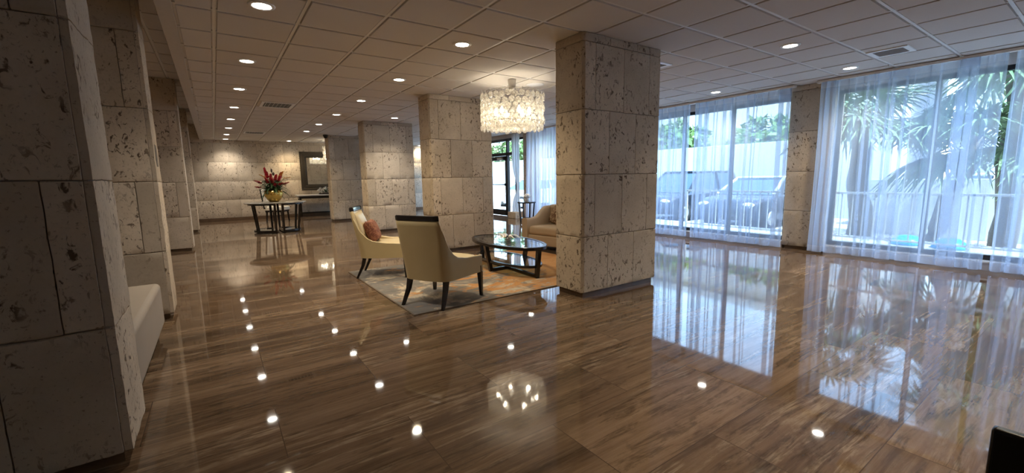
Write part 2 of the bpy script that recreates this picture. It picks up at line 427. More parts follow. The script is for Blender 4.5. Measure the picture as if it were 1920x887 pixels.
def pillar(name, label, x0, x1, y0, y1, ztop, joints_odd, joints_even, cham=.022, res=.07, amp=.004, course=.64, side=0.):
    m = MB(); g = .0028; zb = .055
    m.mi = 1; m.b2(x0+.016, x1-.016, y0+.016, y1-.016, zb+.01, ztop)
    k = 0; z = 0
    m.mi = 0
    xe = x1; x1 = x1-side
    while z < ztop-.03:
        za = max(zb, z); zt = min(z+course, ztop)
        if side: stone_block(m, [(xe, y0+.012), (xe, y1-.012), (x1+.003, y1-.012), (x1+.003, y0+.012)], za+(g if z else 0), zt-g, res*.8, amp)
        js = [x0]+[x for x in (joints_odd if k % 2 == 0 else joints_even) if x0+.05 < x < x1-.05]+[x1]
        for a, b in zip(js, js[1:]):
            ca = cham if a == x0 else 0; cb = cham if b == x1 and not side else 0
            a2 = a if a == x0 else a+g; b2 = b if b == x1 else b-g
            poly = []
            if cb: poly += [(b2-cb, y0), (b2, y0+cb), (b2, y1-cb), (b2-cb, y1)]
            else: poly += [(b2, y0), (b2, y1)]
            if ca: poly += [(a2+ca, y1), (a2, y1-ca), (a2, y0+ca), (a2+ca, y0)]
            else: poly += [(a2, y1), (a2, y0)]
            stone_block(m, poly, za+(g if z else 0), zt-g, res, amp)
        z += course; k += 1
    x1 = xe
    m.mi = 2; m.b2(x0+.035, x1-.035, y0+.035, y1-.035, 0, zb+.02)
    o = m.build(name, [STONE, MORTAR, BROWNSTONE], auto=40, fix=False)
    return tag(o, label, 'pillar', None, 'structure')
def J(off, x0, x1, s=.415): 
    k = math.floor((x0-off)/s); return [off+s*i for i in range(k, k+8) if x0 < off+s*i < x1]
pillar('pillar', 'nearest square stone pillar in the middle of the lobby with pitted front', 3.035, 4.24, 3.115, 3.55, H, J(3.41, 3, 4.3), J(3.205, 3, 4.3), .025, .05, .0035)
pillar('pillar', 'stone pillar behind the two cream chairs, left of the lit drum chandelier', 2.985, 4.20, 6.63, 7.06, H, J(3.36, 2.9, 4.3), J(3.15, 2.9, 4.3), .022, .07)
pillar('pillar', 'third stone pillar from the front in the middle row of the lobby', 2.985, 4.20, 10.33, 10.78, H, J(3.40, 2.9, 4.3), J(3.19, 2.9, 4.3), .02, .1)
pillar('pillar', 'farthest stone pillar in the middle row, beside the framed mirror', 2.975, 4.19, 14.06, 14.5, H, J(3.36, 2.9, 4.3), J(3.15, 2.9, 4.3), .02, .1)
FX0, FX1 = -1.64, -.415
pillar('pillar', 'large dark stone pillar filling the left foreground', FX0, FX1, 2.47, 2.92, HL, J(-.775, FX0, FX1), J(-.57, FX0, FX1), .035, .045, .004, side=.032)
pillar('pillar', 'second stone pillar of the left row, behind the pale bench', FX0, FX1, 5.0, 5.4, HL, J(-.775, FX0, FX1), J(-.57, FX0, FX1), .035, .06, .004, side=.032)
pillar('pillar', 'third stone pillar of the left row', FX0, FX1, 9.95, 10.38, HL, J(-.775, FX0, FX1), J(-.57, FX0, FX1), .03, .1, .004, side=.032)
pillar('pillar', 'fourth and farthest stone pillar of the left row', FX0, FX1, 13.7, 14.15, HL, J(-.775, FX0, FX1), J(-.57, FX0, FX1), .03, .1, .004, side=.032)
# pillars standing in the window wall
pillar('pillar', 'stone pillar in the window wall between the two sheer curtained windows', XW, XW+.4, 2.66, 3.27, H, [], [], .015, .08)
pillar('pillar', 'stone pillar in the window wall behind the nearest middle pillar', XW, XW+.4, 6.25, 7.0, H, [], [], .015, .12)
pillar('pillar', 'narrow stone pillar in the window wall beside the glass door', XW, XW+.4, 10.27, 10.66, H, [], [], .015, .1)

def block_wall(name, label, x0, x1, y, z0, ztop, off=.07, course=.62, s=.405, x_off=-.12):
    m = MB(); m.mi = 1; m.b2(x0, x1, y+.02, y+.25, 0, ztop); m.mi = 0
    z = off-course; k = 0
    while z < ztop-.02:
        a = max(z0, z); b = min(z+course, ztop)
        if b-a > .02:
            o = x_off+(0 if k % 2 else s/2); i = math.floor((x0-o)/s)
            while o+i*s < x1-.02:
                xa = max(x0, o+i*s)+.003; xb = min(x1, o+(i+1)*s)-.003
                if xb-xa > .03: stone_block(m, [(xa, y), (xb, y), (xb, y+.06), (xa, y+.06)], a+.003, b-.003, .2, .002)
                i += 1
        z += course; k += 1
    o = m.build(name, [STONE, MORTAR], auto=40, fix=False); return tag(o, label, 'wall', None, 'structure')
block_wall('wall_far', 'far wall of coral stone blocks behind the flower table', XL, XW+.3, YF, .1, HL+.1)
m = MB(); m.b2(XL, XW, YF-.02, YF+.02, 0, .1, .004)
tag(m.build('baseboard_far', BROWNSTONE), 'dark brown stone baseboard along the far wall', 'baseboard', None, 'structure')
wallbox('wall_left', [(XL-.25, XL, YB-.1, YF+.2, 0, HL+.2)], STONE, 'stone wall behind the left row of pillars')
wallbox('wall_back', [(XL-.2, XW+.4, YB-.2, YB, 0, HL+.2)], WALLPAINT, 'plain wall behind the viewer')
# window wall: header above the glass, curb under it, and solid end
WY = [(-1.35, 2.66), (3.27, 6.25), (7.0, 10.27)]
ZB, ZT = .12, 2.5
bx = [(XW+.1, XW+.35, YB-.1, YF+.2, ZT+.0, H+.2)]
for a, b in WY+[(14.4, 17.3)]: bx.append((XW+.02, XW+.35, a, b, 0, ZB))
bx += [(XW+.02, XW+.35, 14.1, 14.4, 0, H+.1), (XW+.02, XW+.35, YB-.1, -1.35, 0, H+.1)]
wallbox('wall_right', bx, WALLPAINT, 'window wall header, low curb and solid end on the right side')
def window(name, label, y0, y1, muls, sub=None):
    t = thing(name, label, 'window', (XW+.16, 0, 0), 0, None, 'structure')
    m = MB(); q = .05
    m.b2(-.04, .04, y0, y1, ZB, ZB+.06, .004); m.b2(-.04, .04, y0, y1, ZT-.06, ZT, .004)
    m.b2(-.04, .04, y0, y0+q, ZB, ZT, .004); m.b2(-.04, .04, y1-q, y1, ZB, ZT, .004)
    m.build('window_frame', FRAME, t)
    for k in muls:
        mm = MB(); mm.b2(-.035, .035, k-.028, k+.028, ZB+.06, ZT-.06, .004); mm.build('mullion', FRAME, t)
    g = MB(); g.b2(-.004, .004, y0+.03, y1-.03, ZB+.03, ZT-.03); g.build('pane', PANE, t)
    s = MB(); s.b2(-.17, .14, y0, y1, ZB-.025, ZB, .004); s.build('sill', MARBLE, t)
    portal(XW+.30, y0, y1, ZB, ZT)
window('window_1', 'wide floor-length window behind the sheers on the right', *WY[0], [1.55, .42, -.5])
window('window_2', 'wide window behind sheers between the nearest pillar and the window-wall pillar', *WY[1], [4.28, 5.28])
window('window_3', 'window behind the closed drape left of the nearest middle pillar', *WY[2], [8.0, 9.0])
window('window_added', 'unseen window added in the far corner to brighten the far wall', 14.4, 17.04, [15.3, 16.2])  # guessed window out of view, added for daylight on the far wall
# glass entrance door with transom and side light
DY0, DY1 = 11.1, 14.1
d = thing('door_1', 'black framed glass entrance door with transom and side light', 'door', (XW+.12, 0, 0), 0, None, 'structure')
m = MB()
for ya, yb in ((DY0, DY0+.09), (11.62, 11.69), (12.75, 12.82), (DY1-.08, DY1)): m.b2(-.05, .05, ya, yb, 0, 2.52, .004)
m.b2(-.05, .05, DY0, DY1, 2.44, 2.52, .004); m.b2(-.05, .05, DY0, DY1, 1.98, 2.08, .004); m.b2(-.05, .05, DY0, 11.65, 0, .09, .004)
m.build('door_frame', FRAME, d)
for ya, yb in ((11.70, 12.74), (12.83, 14.01)):
    l = MB(); l.b2(-.022, .022, ya, ya+.10, .01, 1.97, .003); l.b2(-.022, .022, yb-.10, yb, .01, 1.97, .003)
    l.b2(-.022, .022, ya, yb, .01, .2, .003); l.b2(-.022, .022, ya, yb, 1.84, 1.97, .003)
    lo = l.build('door_leaf', FRAME, d)
    g = MB(); g.b2(-.004, .004, ya+.08, yb-.08, .18, 1.86); g.build('door_glass', PANE, lo)
    p = MB(); p.tube([(-.07, ya+.05, 1.04), (-.07, yb-.05, 1.04)], .016); p.b2(-.075, -.02, ya+.03, ya+.08, 1.0, 1.08, .004); p.b2(-.075, -.02, yb-.08, yb-.03, 1.0, 1.08, .004)
    p.build('push_bar', FRAME, lo)
    q = MB(); q.b2(-.08, -.02, ya+.2, ya+.5, 1.86, 1.93, .006); q.build('door_closer', METAL, lo)
g = MB(); g.b2(-.004, .004, DY0+.05, 11.65, .05, 2.0); g.b2(-.004, .004, DY0+.05, DY1-.05, 2.05, 2.46); g.build('transom_glass', PANE, d)
portal(XW+.32, DY0, DY1, .05, 2.5)
# narrow window between door and pillar
d = thing('window_4', 'narrow window between the glass door and the stone pillar', 'window', (XW+.12, 0, 0), 0, None, 'structure')
m = MB(); m.b2(-.04, .04, 10.66, 11.1, .28, .34, .004); m.b2(-.04, .04, 10.66, 11.1, 2.44, 2.5, .004); m.b2(-.04, .04, 10.66, 10.70, .3, 2.5, .004); m.build('window_frame', FRAME, d)
m = MB(); m.b2(-.004, .004, 10.68, 11.1, .3, 2.48); m.build('pane', PANE, d)
m = MB(); m.b2(XW-.30, XW+.3, 10.68, 11.10, 0, .20, .01)
tag(m.build('trim_2', STONE), 'low pale stone block at the foot of the narrow window by the door', 'stone ledge', None, 'structure')

# ================================================================== CEILING FITTINGS
def ring_bm(m, r0, r1, z0, z1, n=32):
    m.lathe([(r0, z1), (r0, z0+.002), (r0+.004, z0), (r1-.004, z0), (r1, z0+.003), (r1, z1)], n)
warm, cool = (1, .80, .52), (1, .90, .76)
LENS = {0: emit('downlight_lens_warm', (1, .86, .62), GLOW), 1: emit('downlight_lens_neutral', (1, .94, .84), GLOW)}
ringm = MB()
R_ = [(.066, .010), (.066, -.004), (.072, -.008), (.094, -.006), (.098, 0), (.098, .01)]
ringm.lathe(R_, 32, caps=False)
proto_ring = ringm.build('trim_ring', WHITE)
lensm = MB(); lensm.lathe([(.0005, -.0035), (.03, -.0035), (.067, -.002), (.067, .004), (.0005, .004)], 28)
proto_lens = lensm.build('lens', LENS[0])
lens_mesh2 = proto_lens.data.copy(); lens_mesh2.materials[0] = LENS[1]
_first = True
def downlight(x, y, k, label):
    global _first
    t = thing('ceiling_downlight', label, 'ceiling light', (x, y, H-.001), 0, 'recessed ceiling downlights')
    if _first: r, l = proto_ring, proto_lens; _first = False
    else:
        r = proto_ring.copy(); l = proto_lens.copy(); C.objects.link(r); C.objects.link(l)
    if k: l.data = lens_mesh2
    r.parent = t; l.parent = t
    L = bpy.data.lights.new('downlight_beam', 'SPOT'); L.energy = LAMP; L.spot_size = math.radians(125); L.spot_blend = 1.; L.shadow_soft_size = .06; L.color = (cool if k else warm)
    lo = bpy.data.objects.new('downlight_beam', L); C.objects.link(lo); lo.parent = t; lo.location = (0, 0, -.03)
rowA = ['nearest', 'second', 'third', 'fourth', 'fifth', 'sixth', 'seventh', 'eighth']
for i, y in enumerate((None, 4.05, 5.92, 7.7, 9.58, 11.38, 13.2, 15.0, 16.55)):
    n = ['unseen overhead, added as fill light', 'nearest in view', 'second', 'third', 'fourth', 'fifth', 'sixth', 'seventh', 'eighth, at the far wall'][i]
    if y: downlight(.44, y, 0 if i in (2,) else 1, 'round downlight in the leftmost ceiling row, ' + n)
for i, y in enumerate((.42, 4.09, 5.94, 7.8, 9.65, 11.47, 13.2, 16.55)):  # first lamp is out of view, added to brighten pillar fronts
    n = ['unseen overhead, added as fill light', 'left of the nearest pillar top', 'left of the second pillar top', 'second beyond the pillar', 'third beyond', 'fourth beyond', 'fifth beyond', 'last, above the mirror wall'][i]
    if y: downlight(2.25, y, 0, 'round downlight in the second ceiling row, ' + n)
downlight(2.25, -1.4, 0, 'round downlight in the second ceiling row, unseen behind the viewer, added as fill light')  # no lamp known here; added to lift the nearest left pillar
downlight(3.48, .42, 1, 'round downlight in the middle of the ceiling, unseen overhead, added to brighten the nearest pillar')  # added unseen lamp for more light on the middle pillar front
downlight(5.32, .42, 0, 'round downlight right of the middle pillars, unseen overhead, added as fill light')  # invented lamp out of view, another fill for the pillar front
downlight(3.48, 8.6+.98, 1, 'round downlight between the second and third middle pillars')
for i, y in enumerate((2.26, 7.8, 11.5)): downlight(5.32, y, 0, 'round downlight right of the middle pillars, ' + ['nearest, beside the ceiling vent', 'hidden behind the nearest pillar', 'unseen farther back, added for its light'][i])  # last one is never in view, added for its light
for i, y in enumerate((.4, 2.28, 4.15, 6.0, 9.4, 13.2, 16.9)): downlight(7.14, y, 0, 'round downlight in the row along the windows, ' + ['unseen overhead, added as fill light', 'in front of the right sheers', 'in front of the left sheers', 'unseen behind the nearest pillar, added for its light', 'near the side table', 'unseen near the door, added for its light', 'by the far wall'][i])  # overhead, pillar and door lamps are unseen, put in for their light

def vent(x0, x1, y0, y1, label, along='y'):
    t = thing('ceiling_vent', label, 'vent', ((x0+x1)/2, (y0+y1)/2, H), 0, 'ceiling vents'); a, b = (x1-x0)/2, (y1-y0)/2
    m = MB(); q = .05
    m.b2(-a, a, -b, -b+q, -.012, .004, .003); m.b2(-a, a, b-q, b, -.012, .004, .003); m.b2(-a, -a+q, -b+q, b-q, -.012, .004, .003); m.b2(a-q, a, -b+q, b-q, -.012, .004, .003)
    m.build('vent_frame', WHITE, t)
    m = MB(); m.b2(-a+q, a-q, -b+q, b-q, -.002, .003); m.build('vent_backing', BLACKP, t)
    m = MB(); n = 7
    for i in range(n):
        if along == 'y':
            yy = -b+q+(2*b-2*q)*(i+.5)/n; m.box(None, (2*a-2*q, .016, .002), mat=Matrix.Translation((0, yy, -.007)) @ Matrix.Rotation(.7, 4, 'X'))
        else:
            xx = -a+q+(2*a-2*q)*(i+.5)/n; m.box(None, (.024, 2*b-2*q, .002), mat=Matrix.Translation((xx, 0, -.007)) @ Matrix.Rotation(-.8, 4, 'Y'))
    m.build('louvre', WHITE, t)
vent(.81, 1.34, 8.66, 9.26, 'square ceiling vent above the left aisle, nearer of the two', 'x')
vent(.81, 1.34, 13.88, 14.45, 'square ceiling vent above the left aisle, farther one near the far wall', 'x')
vent(6.42, 6.79, 1.54, 1.91, 'bright white ceiling vent near the right sheers', 'x')
vent(4.48, 4.88, 3.42, 3.72, 'ceiling vent half hidden behind the top of the nearest pillar', 'x')
t = MB(); t.lathe([(.0005, -.006), (.10, -.006), (.125, -.009), (.135, -.006), (.137, .004), (.0005, .004)], 40)
tag(t.build('ceiling_speaker', GRID, loc=(4.09, 5.23, H)), 'flat round ceiling speaker ring beside the lit chandelier', 'speaker')
t = thing('security_camera', 'small black dome camera at the top corner of the farthest middle pillar', 'camera', (2.90, 13.98, H))
m = MB(); m.lathe([(.0005, 0), (.07, 0), (.07, -.05), (.0005, -.05)], 20); m.build('base', BLACKP, t)
m = MB(); m.sphere((0, 0, -.055), (.055, .055, .055), 16, 10); m.build('dome', LACQ, t)
m = MB(); m.b2(-.006, .006, -.07, .07, -.10, .10, .003)
tag(m.build('plaque', PLAQUE, loc=(-.418, 5.20, 1.52)), 'small dark metal plaque on the lit side of the second left pillar', 'sign')

# ================================================================== CHANDELIERS
def pendant_mesh():
    m = MB(); rot = Matrix.Rotation(PI/2, 4, 'Y')
    m.lathe([(.0008, .016), (.014, .015), (.024, .010), (.034, .011), (.041, .004), (.041, -.004), (.034, -.011), (.024, -.010), (.014, -.015), (.0008, -.016)], 16, (0, 0, 0), m=rot)
    m.tube([(0, 0, .038), (.002, 0, .052), (.004, 0, .066), (.010, 0, .074)], [.010, .006, .004, .003], 6)
    o = m.build('glass_pendant', CRYSTAL); return o
pend = pendant_mesh()
def chandelier(x, y, label, ncount):
    global pend
    zc = 0
    t = thing('chandelier', label, 'chandelier', (x, y, H), 0)
    m = MB(); m.lathe([(.0005, .0), (.058, 0), (.060, -.006), (.048, -.12), (.044, -.17), (.0005, -.17)], 24); m.build('canopy', METAL, t)
    m = MB(); m.tube([(0, 0, -.12), (0, 0, -.62)], .012); m.build('stem', METAL, t)
    R = .44; rows = [-.262, -.343, -.424, -.505, -.586, -.665]
    m = MB()
    for z in rows:
        m.tube([(R*.96*math.cos(a*PI/24), R*.96*math.sin(a*PI/24), z+.07) for a in range(49)], .004, 5, False)
    for k in range(6): m.bar((0, 0, -.25), (R*.95*math.cos(k*PI/3), R*.95*math.sin(k*PI/3), -.25), .008); m.bar((R*.95*math.cos(k*PI/3), R*.95*math.sin(k*PI/3), -.20), (R*.95*math.cos(k*PI/3), R*.95*math.sin(k*PI/3), -.6), .006)
    m.build('ring_frame', METAL, t)
    N = 30; spots = []
    vd = Vector((-x, -y, 0)).normalized()
    for j, z in enumerate(rows):
        for i in range(N):
            a = 2*PI*(i+.5*(j % 2))/N; rr = R+.012*math.sin(i*7.3+j*3.1)
            spots.append((Vector((math.cos(a), math.sin(a), 0)).dot(vd)+random.random()*.01, rr*math.cos(a), rr*math.sin(a), z+.01*math.sin(i*3.7+j), a))
    spots.sort(reverse=True)
    me = pend.data
    for q, (s_, px, py, pz, a) in enumerate(spots[:ncount]):
        if not pend.parent: c = pend
        else: c = pend.copy(); C.objects.link(c)
        c.parent = t; c.location = (px, py, pz); c.rotation_euler = (0, 0, a)
    b = bmesh.new()
    for (s_, px, py, pz, a) in spots[ncount:]:
        n0 = len(b.verts); b.from_mesh(me); b.verts.ensure_lookup_table()
        bmesh.ops.transform(b, matrix=Matrix.Translation((px, py, pz)) @ Matrix.Rotation(a, 4, 'Z'), verts=b.verts[n0:])
    # lower inner tier closing the drum from below
    for ring, n in ((.34, 22), (.24, 15), (.13, 8)):
        for i in range(n):
            a = 2*PI*i/n; n0 = len(b.verts); b.from_mesh(me); b.verts.ensure_lookup_table()
            bmesh.ops.transform(b, matrix=Matrix.Translation((ring*math.cos(a), ring*math.sin(a), -.655-.01*(i % 2))) @ Matrix.Rotation(a, 4, 'Z'), verts=b.verts[n0:])
    mm = MB(); mm.bm.free(); mm.bm = b
    o = mm.build('pendant_mass', CRYSTAL, t, fix=False); o['kind'] = 'stuff'
    bm0 = MB(); bm0.sphere((0, 0, 0), .007, 6, 4); bead = bm0.build('hook_bead', BRONZE, t); q = 0
    for i in range(N):
        for da, dz in (((0, -.60), (.05, -.645)) if i % 2 else ((0, -.60),)):
            c = bead if q == 0 else bead.copy()
            if q: C.objects.link(c)
            q += 1; c.location = ((R+.018)*math.cos(2*PI*i/N+da), (R+.018)*math.sin(2*PI*i/N+da), dz)
    for k in range(6):
        a = k*PI/3+.3; c = (.24*math.cos(a), .24*math.sin(a), -.44)
        m = MB(); m.lathe([(.0005, -.055), (.018, -.05), (.03, -.02), (.026, .01), (.012, .035), (.012, .05), (.0005, .05)], 14); bo = m.build('bulb', BULB, t); bo.location = c
        L = bpy.data.lights.new('bulb_light', 'POINT'); L.energy = 1.7; L.color = (1, .86, .64); L.shadow_soft_size = .03
        lo = bpy.data.objects.new('bulb_light', L); C.objects.link(lo); lo.parent = t; lo.location = (c[0]*1.25, c[1]*1.25, -.50)
chandelier(3.61, 5.14, 'large lit drum chandelier of round glass pendants hanging beside the nearest pillar', 100)
chandelier(3.61, 15.75, 'lit glass chandelier in front of the wall mirror, mostly behind the farthest pillar', 60)

# ================================================================== RUG AND SEATING
RX0, RX1, RY0, RY1 = 1.43, 4.46, 3.68, 6.03
m = MB(); m.b2(-1.515, 1.515, -1.175, 1.175, 0, .011, .004)
ro = thing('area_rug', 'beige grey and orange abstract rug under the chairs and coffee table', 'rug', ((RX0+RX1)/2, (RY0+RY1)/2, 0))
m.build('pile', RUG, ro)
m = MB()
for a in ((-1.527, 1.527, -1.187, -1.175), (-1.527, 1.527, 1.175, 1.187), (-1.527, -1.515, -1.175, 1.175), (1.515, 1.527, -1.175, 1.175)): m.b2(*a, 0, .010, .002)
m.build('binding', RUGEDGE, ro)
RZ = .011

def lerp_prof(tab, x):
    if x <= tab[0][0]: return tab[0][1]
    for (a, va), (b, vb) in zip(tab, tab[1:]):
        if x <= b:
            t = (x-a)/(b-a); t = t*t*(3-2*t); return va+(vb-va)*t
    return tab[-1][1]
def tub_chair(label, loc, rz):
    # local: +Y is forward, +X is right
    t = thing('tub_chair', label, 'chair', loc, rz, 'cream leather chairs on the rug')
    # U-shaped plan path from front right, round the back, to front left
    hw_b, hw_f, yb, yf, rc = .280, .322, -.275, .315, .075
    def plan(rc):
      path = []
      for k in range(11): y = yf+(yb+rc-yf)*k/10; path.append((hw_f+(hw_b-hw_f)*(k/10)**1.1, y))
      x1 = path[-1][0]
      for k in range(1, 8): a = PI/2*k/8; path.append((x1-rc+rc*math.cos(a), yb+rc-rc*math.sin(a)))
      for k in range(0, 9): path.append(((x1-rc)*(1-k/8*1.0), yb-.012*math.sin(PI/2*k/8)))
      return path+[(-x, y) for x, y in path[-2::-1]]
    path, low = plan(rc), plan(.13)
    n = len(path)
    prof = [(-.29, .868), (-.255, .868), (-.235, .73), (-.20, .60), (-.15, .52), (-.08, .475), (.05, .452), (.34, .440)]
    ztop = [.868 if (y < -.262) else lerp_prof(prof, y) for x, y in path]
    def outer(i, z):
        s_ = max(0, (z-.26)/.61); q = min(1, s_*1.6); x = path[i][0]*q+low[i][0]*(1-q); y = path[i][1]*q+low[i][1]*(1-q)
        return Vector((x*(1-.015*s_), y-.095*s_**1.25*(1 if y < -.1 else max(0, (.0-y)/.1) if y < 0 else 0), z))
    def nrm(i):
        a = Vector(path[max(0, i-1)]); b = Vector(path[min(n-1, i+1)]); d_ = (b-a).normalized(); return Vector((-d_.y, d_.x, 0))   # pointing inwards
    th = .045
    m = MB(); K = 10; rows_o = []; rows_i = []
    sgn = 1 if nrm(n//2).y > 0 else -1
    for i in range(n):
        zt = ztop[i]; zb = .262-.028*math.exp(-((path[i][1]+.28)/.25)**2)*0+(.0 if abs(path[i][0]) < .2 else .0)
        co = [outer(i, zb+(zt-zb)*k/K) for k in range(K+1)]
        ci = [p+nrm(i)*sgn*th for p in co]
        co[-1].z -= .012; ci[-1].z -= .012
        top = (co[-1]+ci[-1])/2+Vector((0, 0, .014))
        rows_o.append(co+[co[-1]*.78+ci[-1]*.22+Vector((0, 0, .010)), top, co[-1]*.22+ci[-1]*.78+Vector((0, 0, .010))]+ci[::-1])
    m.loft(rows_o, True, True, True)
    m.build('shell', LEATHER, t, auto=60)
    # welt along the top edge
    pts = [(outer(i, ztop[i])+nrm(i)*sgn*.004+Vector((0, 0, -.004))) for i in range(n) if ztop[i] < .86]
    half = len(pts)//2
    for seg in (pts[:half], pts[half:]):
        m = MB(); m.tube(seg, .006, 6); m.build('piping', LEATHERIN, t)
    # seat deck and cushion
    m = MB(); m.b2(-.235, .235, -.14, .28, .265, .33, .02, 3); m.build('seat_base', LEATHER, t)
    m = MB(); rings = []
    for z, s_ in ((.325, .93), (.335, .985), (.37, 1.), (.41, 1.), (.432, .97), (.442, .86), (.447, .5), (.448, .02)):
        rings.append([Vector((math.copysign(abs(math.cos(a))**.45, math.cos(a))*(.272+.012*math.sin(a))*s_, .05+math.copysign(abs(math.sin(a))**.45, math.sin(a))*.305*s_, z)) for a in [2*PI*q/36 for q in range(36)]])
    m.loft(rings); m.build('seat', LEATHERIN, t)
    # inner back cushion
    m = MB(); rings = []
    for k in range(11):
        z = .44+(.835-.44)*k/10; s_ = (z-.26)/.61; hw = .222-.004*s_; yb_ = -.275-.095*s_**1.25+th; th2 = .055*math.sin(PI*(.12+.83*k/10))+.008
        rings.append([Vector((hw*c, yb_+d_*th2, z)) for c, d_ in ((-1, 0), (-1, .5), (-.85, .9), (-.4, 1), (0, 1.05), (.4, 1), (.85, .9), (1, .5), (1, 0))])
    m.loft(rings); m.build('backrest', LEATHERIN, t)
    # black top rail
    m = MB(); rr = []
    for i in range(n):
        if ztop[i] >= .86:
            rr.append(i)
    ring = []
    for i in rr:
        a = outer(i, .862); b = a+nrm(i)*sgn*(th+.004); a = a-nrm(i)*sgn*.004
        dz = Vector((0, -.006, .046))
        ring.append([a, a+dz*.75, a*.8+b*.2+dz*1.05, a*.2+b*.8+dz*1.05, b+dz*.75, b])
    m.loft(ring, True, True, True); m.build('top_rail', WOOD, t, auto=45)
    for sx in (-1, 1):
        m = MB(); m.loft([[Vector((sx*x+q*c, y+q*d_, z)) for c, d_ in ((-1, -1), (1, -1), (1, 1), (-1, 1))] for x, y, z, q in ((.218, -.21, .285, .024), (.222, -.242, .16, .020), (.240, -.318, .0, .0135))], True, True, False)
        m.build('leg', WOOD, t)
        m = MB(); m.loft([[Vector((sx*x+q*c, y+q*d_, z)) for c, d_ in ((-1, -1), (1, -1), (1, 1), (-1, 1))] for x, y, z, q in ((.298, .300, .33, .022), (.298, .300, .26, .023), (.305, .305, .0, .014))], True, True, False)
        m.build('leg', WOOD, t)
    return t
def face(dx, dy): return math.atan2(-dx, dy)     # rotation that sends local +Y onto (dx, dy)
tub_chair('cream leather tub chair with black top rail seen from behind, nearest on the rug', (1.85, 3.985, RZ), face(.87, .49))
tub_chair('cream leather tub chair with a rust pillow, left of the one seen from behind', (1.80, 5.60, RZ), face(.886, -.46))

def cushion(name, label, mat, W, Hh, T, loc, rot):
    m = MB(); N = 14
    for side in (1, -1):
        g = []
        for i in range(N+1):
            row = []
            for j in range(N+1):
                u, v = 2*i/N-1, 2*j/N-1
                z = side*T*((1-u**4)*(1-v**4))**.55
                pin = 1-.07*(1-abs(u)**2)*abs(v)**3; pin2 = 1-.07*(1-abs(v)**2)*abs(u)**3
                row.append(m.bm.verts.new((u*W/2*pin2, v*Hh/2*pin, z)))
            g.append(row)
        for i in range(N):
            for j in range(N): m.face([g[i][j], g[i+1][j], g[i+1][j+1], g[i][j+1]], True)
    bmesh.ops.remove_doubles(m.bm, verts=m.bm.verts, dist=.0005)
    o = m.build(name, mat); o.location = loc; o.rotation_euler = rot
    return o
fb = Vector((.886, -.46, 0)); cb = Vector((1.80, 5.60, RZ)); rb = Vector((-.46, -.886, 0))
def frame_rot(nv, upv):
    nv = nv.normalized(); x = upv.cross(nv).normalized(); y = nv.cross(x)
    return Matrix((x, y, nv)).transposed().to_euler()
o = cushion('throw_pillow', '', PILLOW1, .36, .30, .075, cb-fb*.145+rb*-.02+Vector((0, 0, .585)), frame_rot(fb+Vector((0, 0, .38)), Vector((0, 0, 1))))
tag(o, 'small rust red patterned pillow on the left cream chair', 'pillow')

# sofa: local +Y is the front, +X to its right
sf = Vector((-.985, -.17, 0)); fx = Vector((.17, -.985, 0))
SW, SD = 1.62, .86
fl = Vector((4.50, 6.17, 0))              # front corner of the far arm
ctr = fl+(-fx)*0+fx*(SW/2)-sf*(SD/2)
t = thing('sofa', 'tan upholstered two-seat sofa with curved sloping arm behind the nearest pillar', 'sofa', (ctr.x, ctr.y, 0), face(sf.x, sf.y))
sgn = 1
m = MB(); m.b2(-SW/2+.02, SW/2-.02, -SD/2+.03, SD/2-.03, .07, .25, .02, 3); m.build('base', SOFA, t)
for sx in (-1, 1):
    m = MB(); rings = []
    N = 18
    for k in range(N+1):
        y = SD/2-SD*.88*k/N
        u = k/N; zt = .545+.0*u+(.185)*(lambda q: q*q*(3-2*q))(min(1, max(0, (u-.35)/.45)))-.02*math.sin(PI*min(1, u/.4))*.6
        w_ = .13; xo = sx*SW/2; xi = sx*(SW/2-w_)
        rings.append([Vector(p) for p in ((xo, y, .07), (xo, y, zt-.03), (xo-sx*.02, y, zt-.006), (xo-sx*.05, y, zt), (xi+sx*.05, y, zt), (xi+sx*.02, y, zt-.006), (xi, y, zt-.03), (xi, y, .07))])
    m.loft(rings, True, True, True); m.build('arm', SOFA, t, auto=50)
m = MB(); m.box((0, -SD/2+.12, .47), (SW-.14, .2, .56), .06, 4); m.build('backrest', SOFA, t)
for sx in (-1, 1):
    m = MB(); m.box((sx*(SW/2-.13)/2, .075, .325), (SW/2-.135, .66, .155), .05, 4); m.build('seat_cushion', SOFA, t)
for sx in (-1, 1):
    for sy in (-1, 1):
        m = MB(); m.bar((sx*(SW/2-.08), sy*(SD/2-.08), .07), (sx*(SW/2-.08), sy*(SD/2-.08), 0), .05, .035); m.build('leg', WOOD, t)
p = Vector((4.50, 6.17, 0))+fx*.40-sf*.56
o = cushion('throw_pillow', '', PILLOW2, .40, .36, .085, (p.x, p.y, .555), frame_rot(sf+Vector((0, 0, .35))-fx*.15, Vector((0, 0, 1))+fx*.25))
tag(o, 'brown and cream patterned pillow leaning on the tan sofa back', 'pillow')

# oval coffee table
t = thing('coffee_table', 'oval glass coffee table with dark wood rim and lower glass shelf', 'coffee table', (3.235, 4.79, RZ+.004), -.035)
def oval_ring(m, a, b, w_, z0, z1, n=64):
    A = []
    for i in range(n):
        q = 2*PI*i/n; c, s_ = math.cos(q), math.sin(q)
        A.append([Vector((b*c, a*s_, z0)), Vector((b*c, a*s_, z1-.004)), Vector(((b-.004)*c, (a-.004)*s_, z1)), Vector(((b-w_)*c, (a-w_)*s_, z1)), Vector(((b-w_)*c, (a-w_)*s_, z0))])
    m.loft(A+[A[0]], True, False, True); bmesh.ops.remove_doubles(m.bm, verts=m.bm.verts, dist=.0003)
m = MB(); oval_ring(m, .765, .365, .045, .355, .395); m.build('table_rim', WOOD, t, auto=40)
m = MB(); m.lathe([(.0005, .383), (1, .383), (1, .391), (.0005, .391)], 64, sx=.322, sy=.722); m.build('glass_top', TABLEGLASS, t, auto=40)
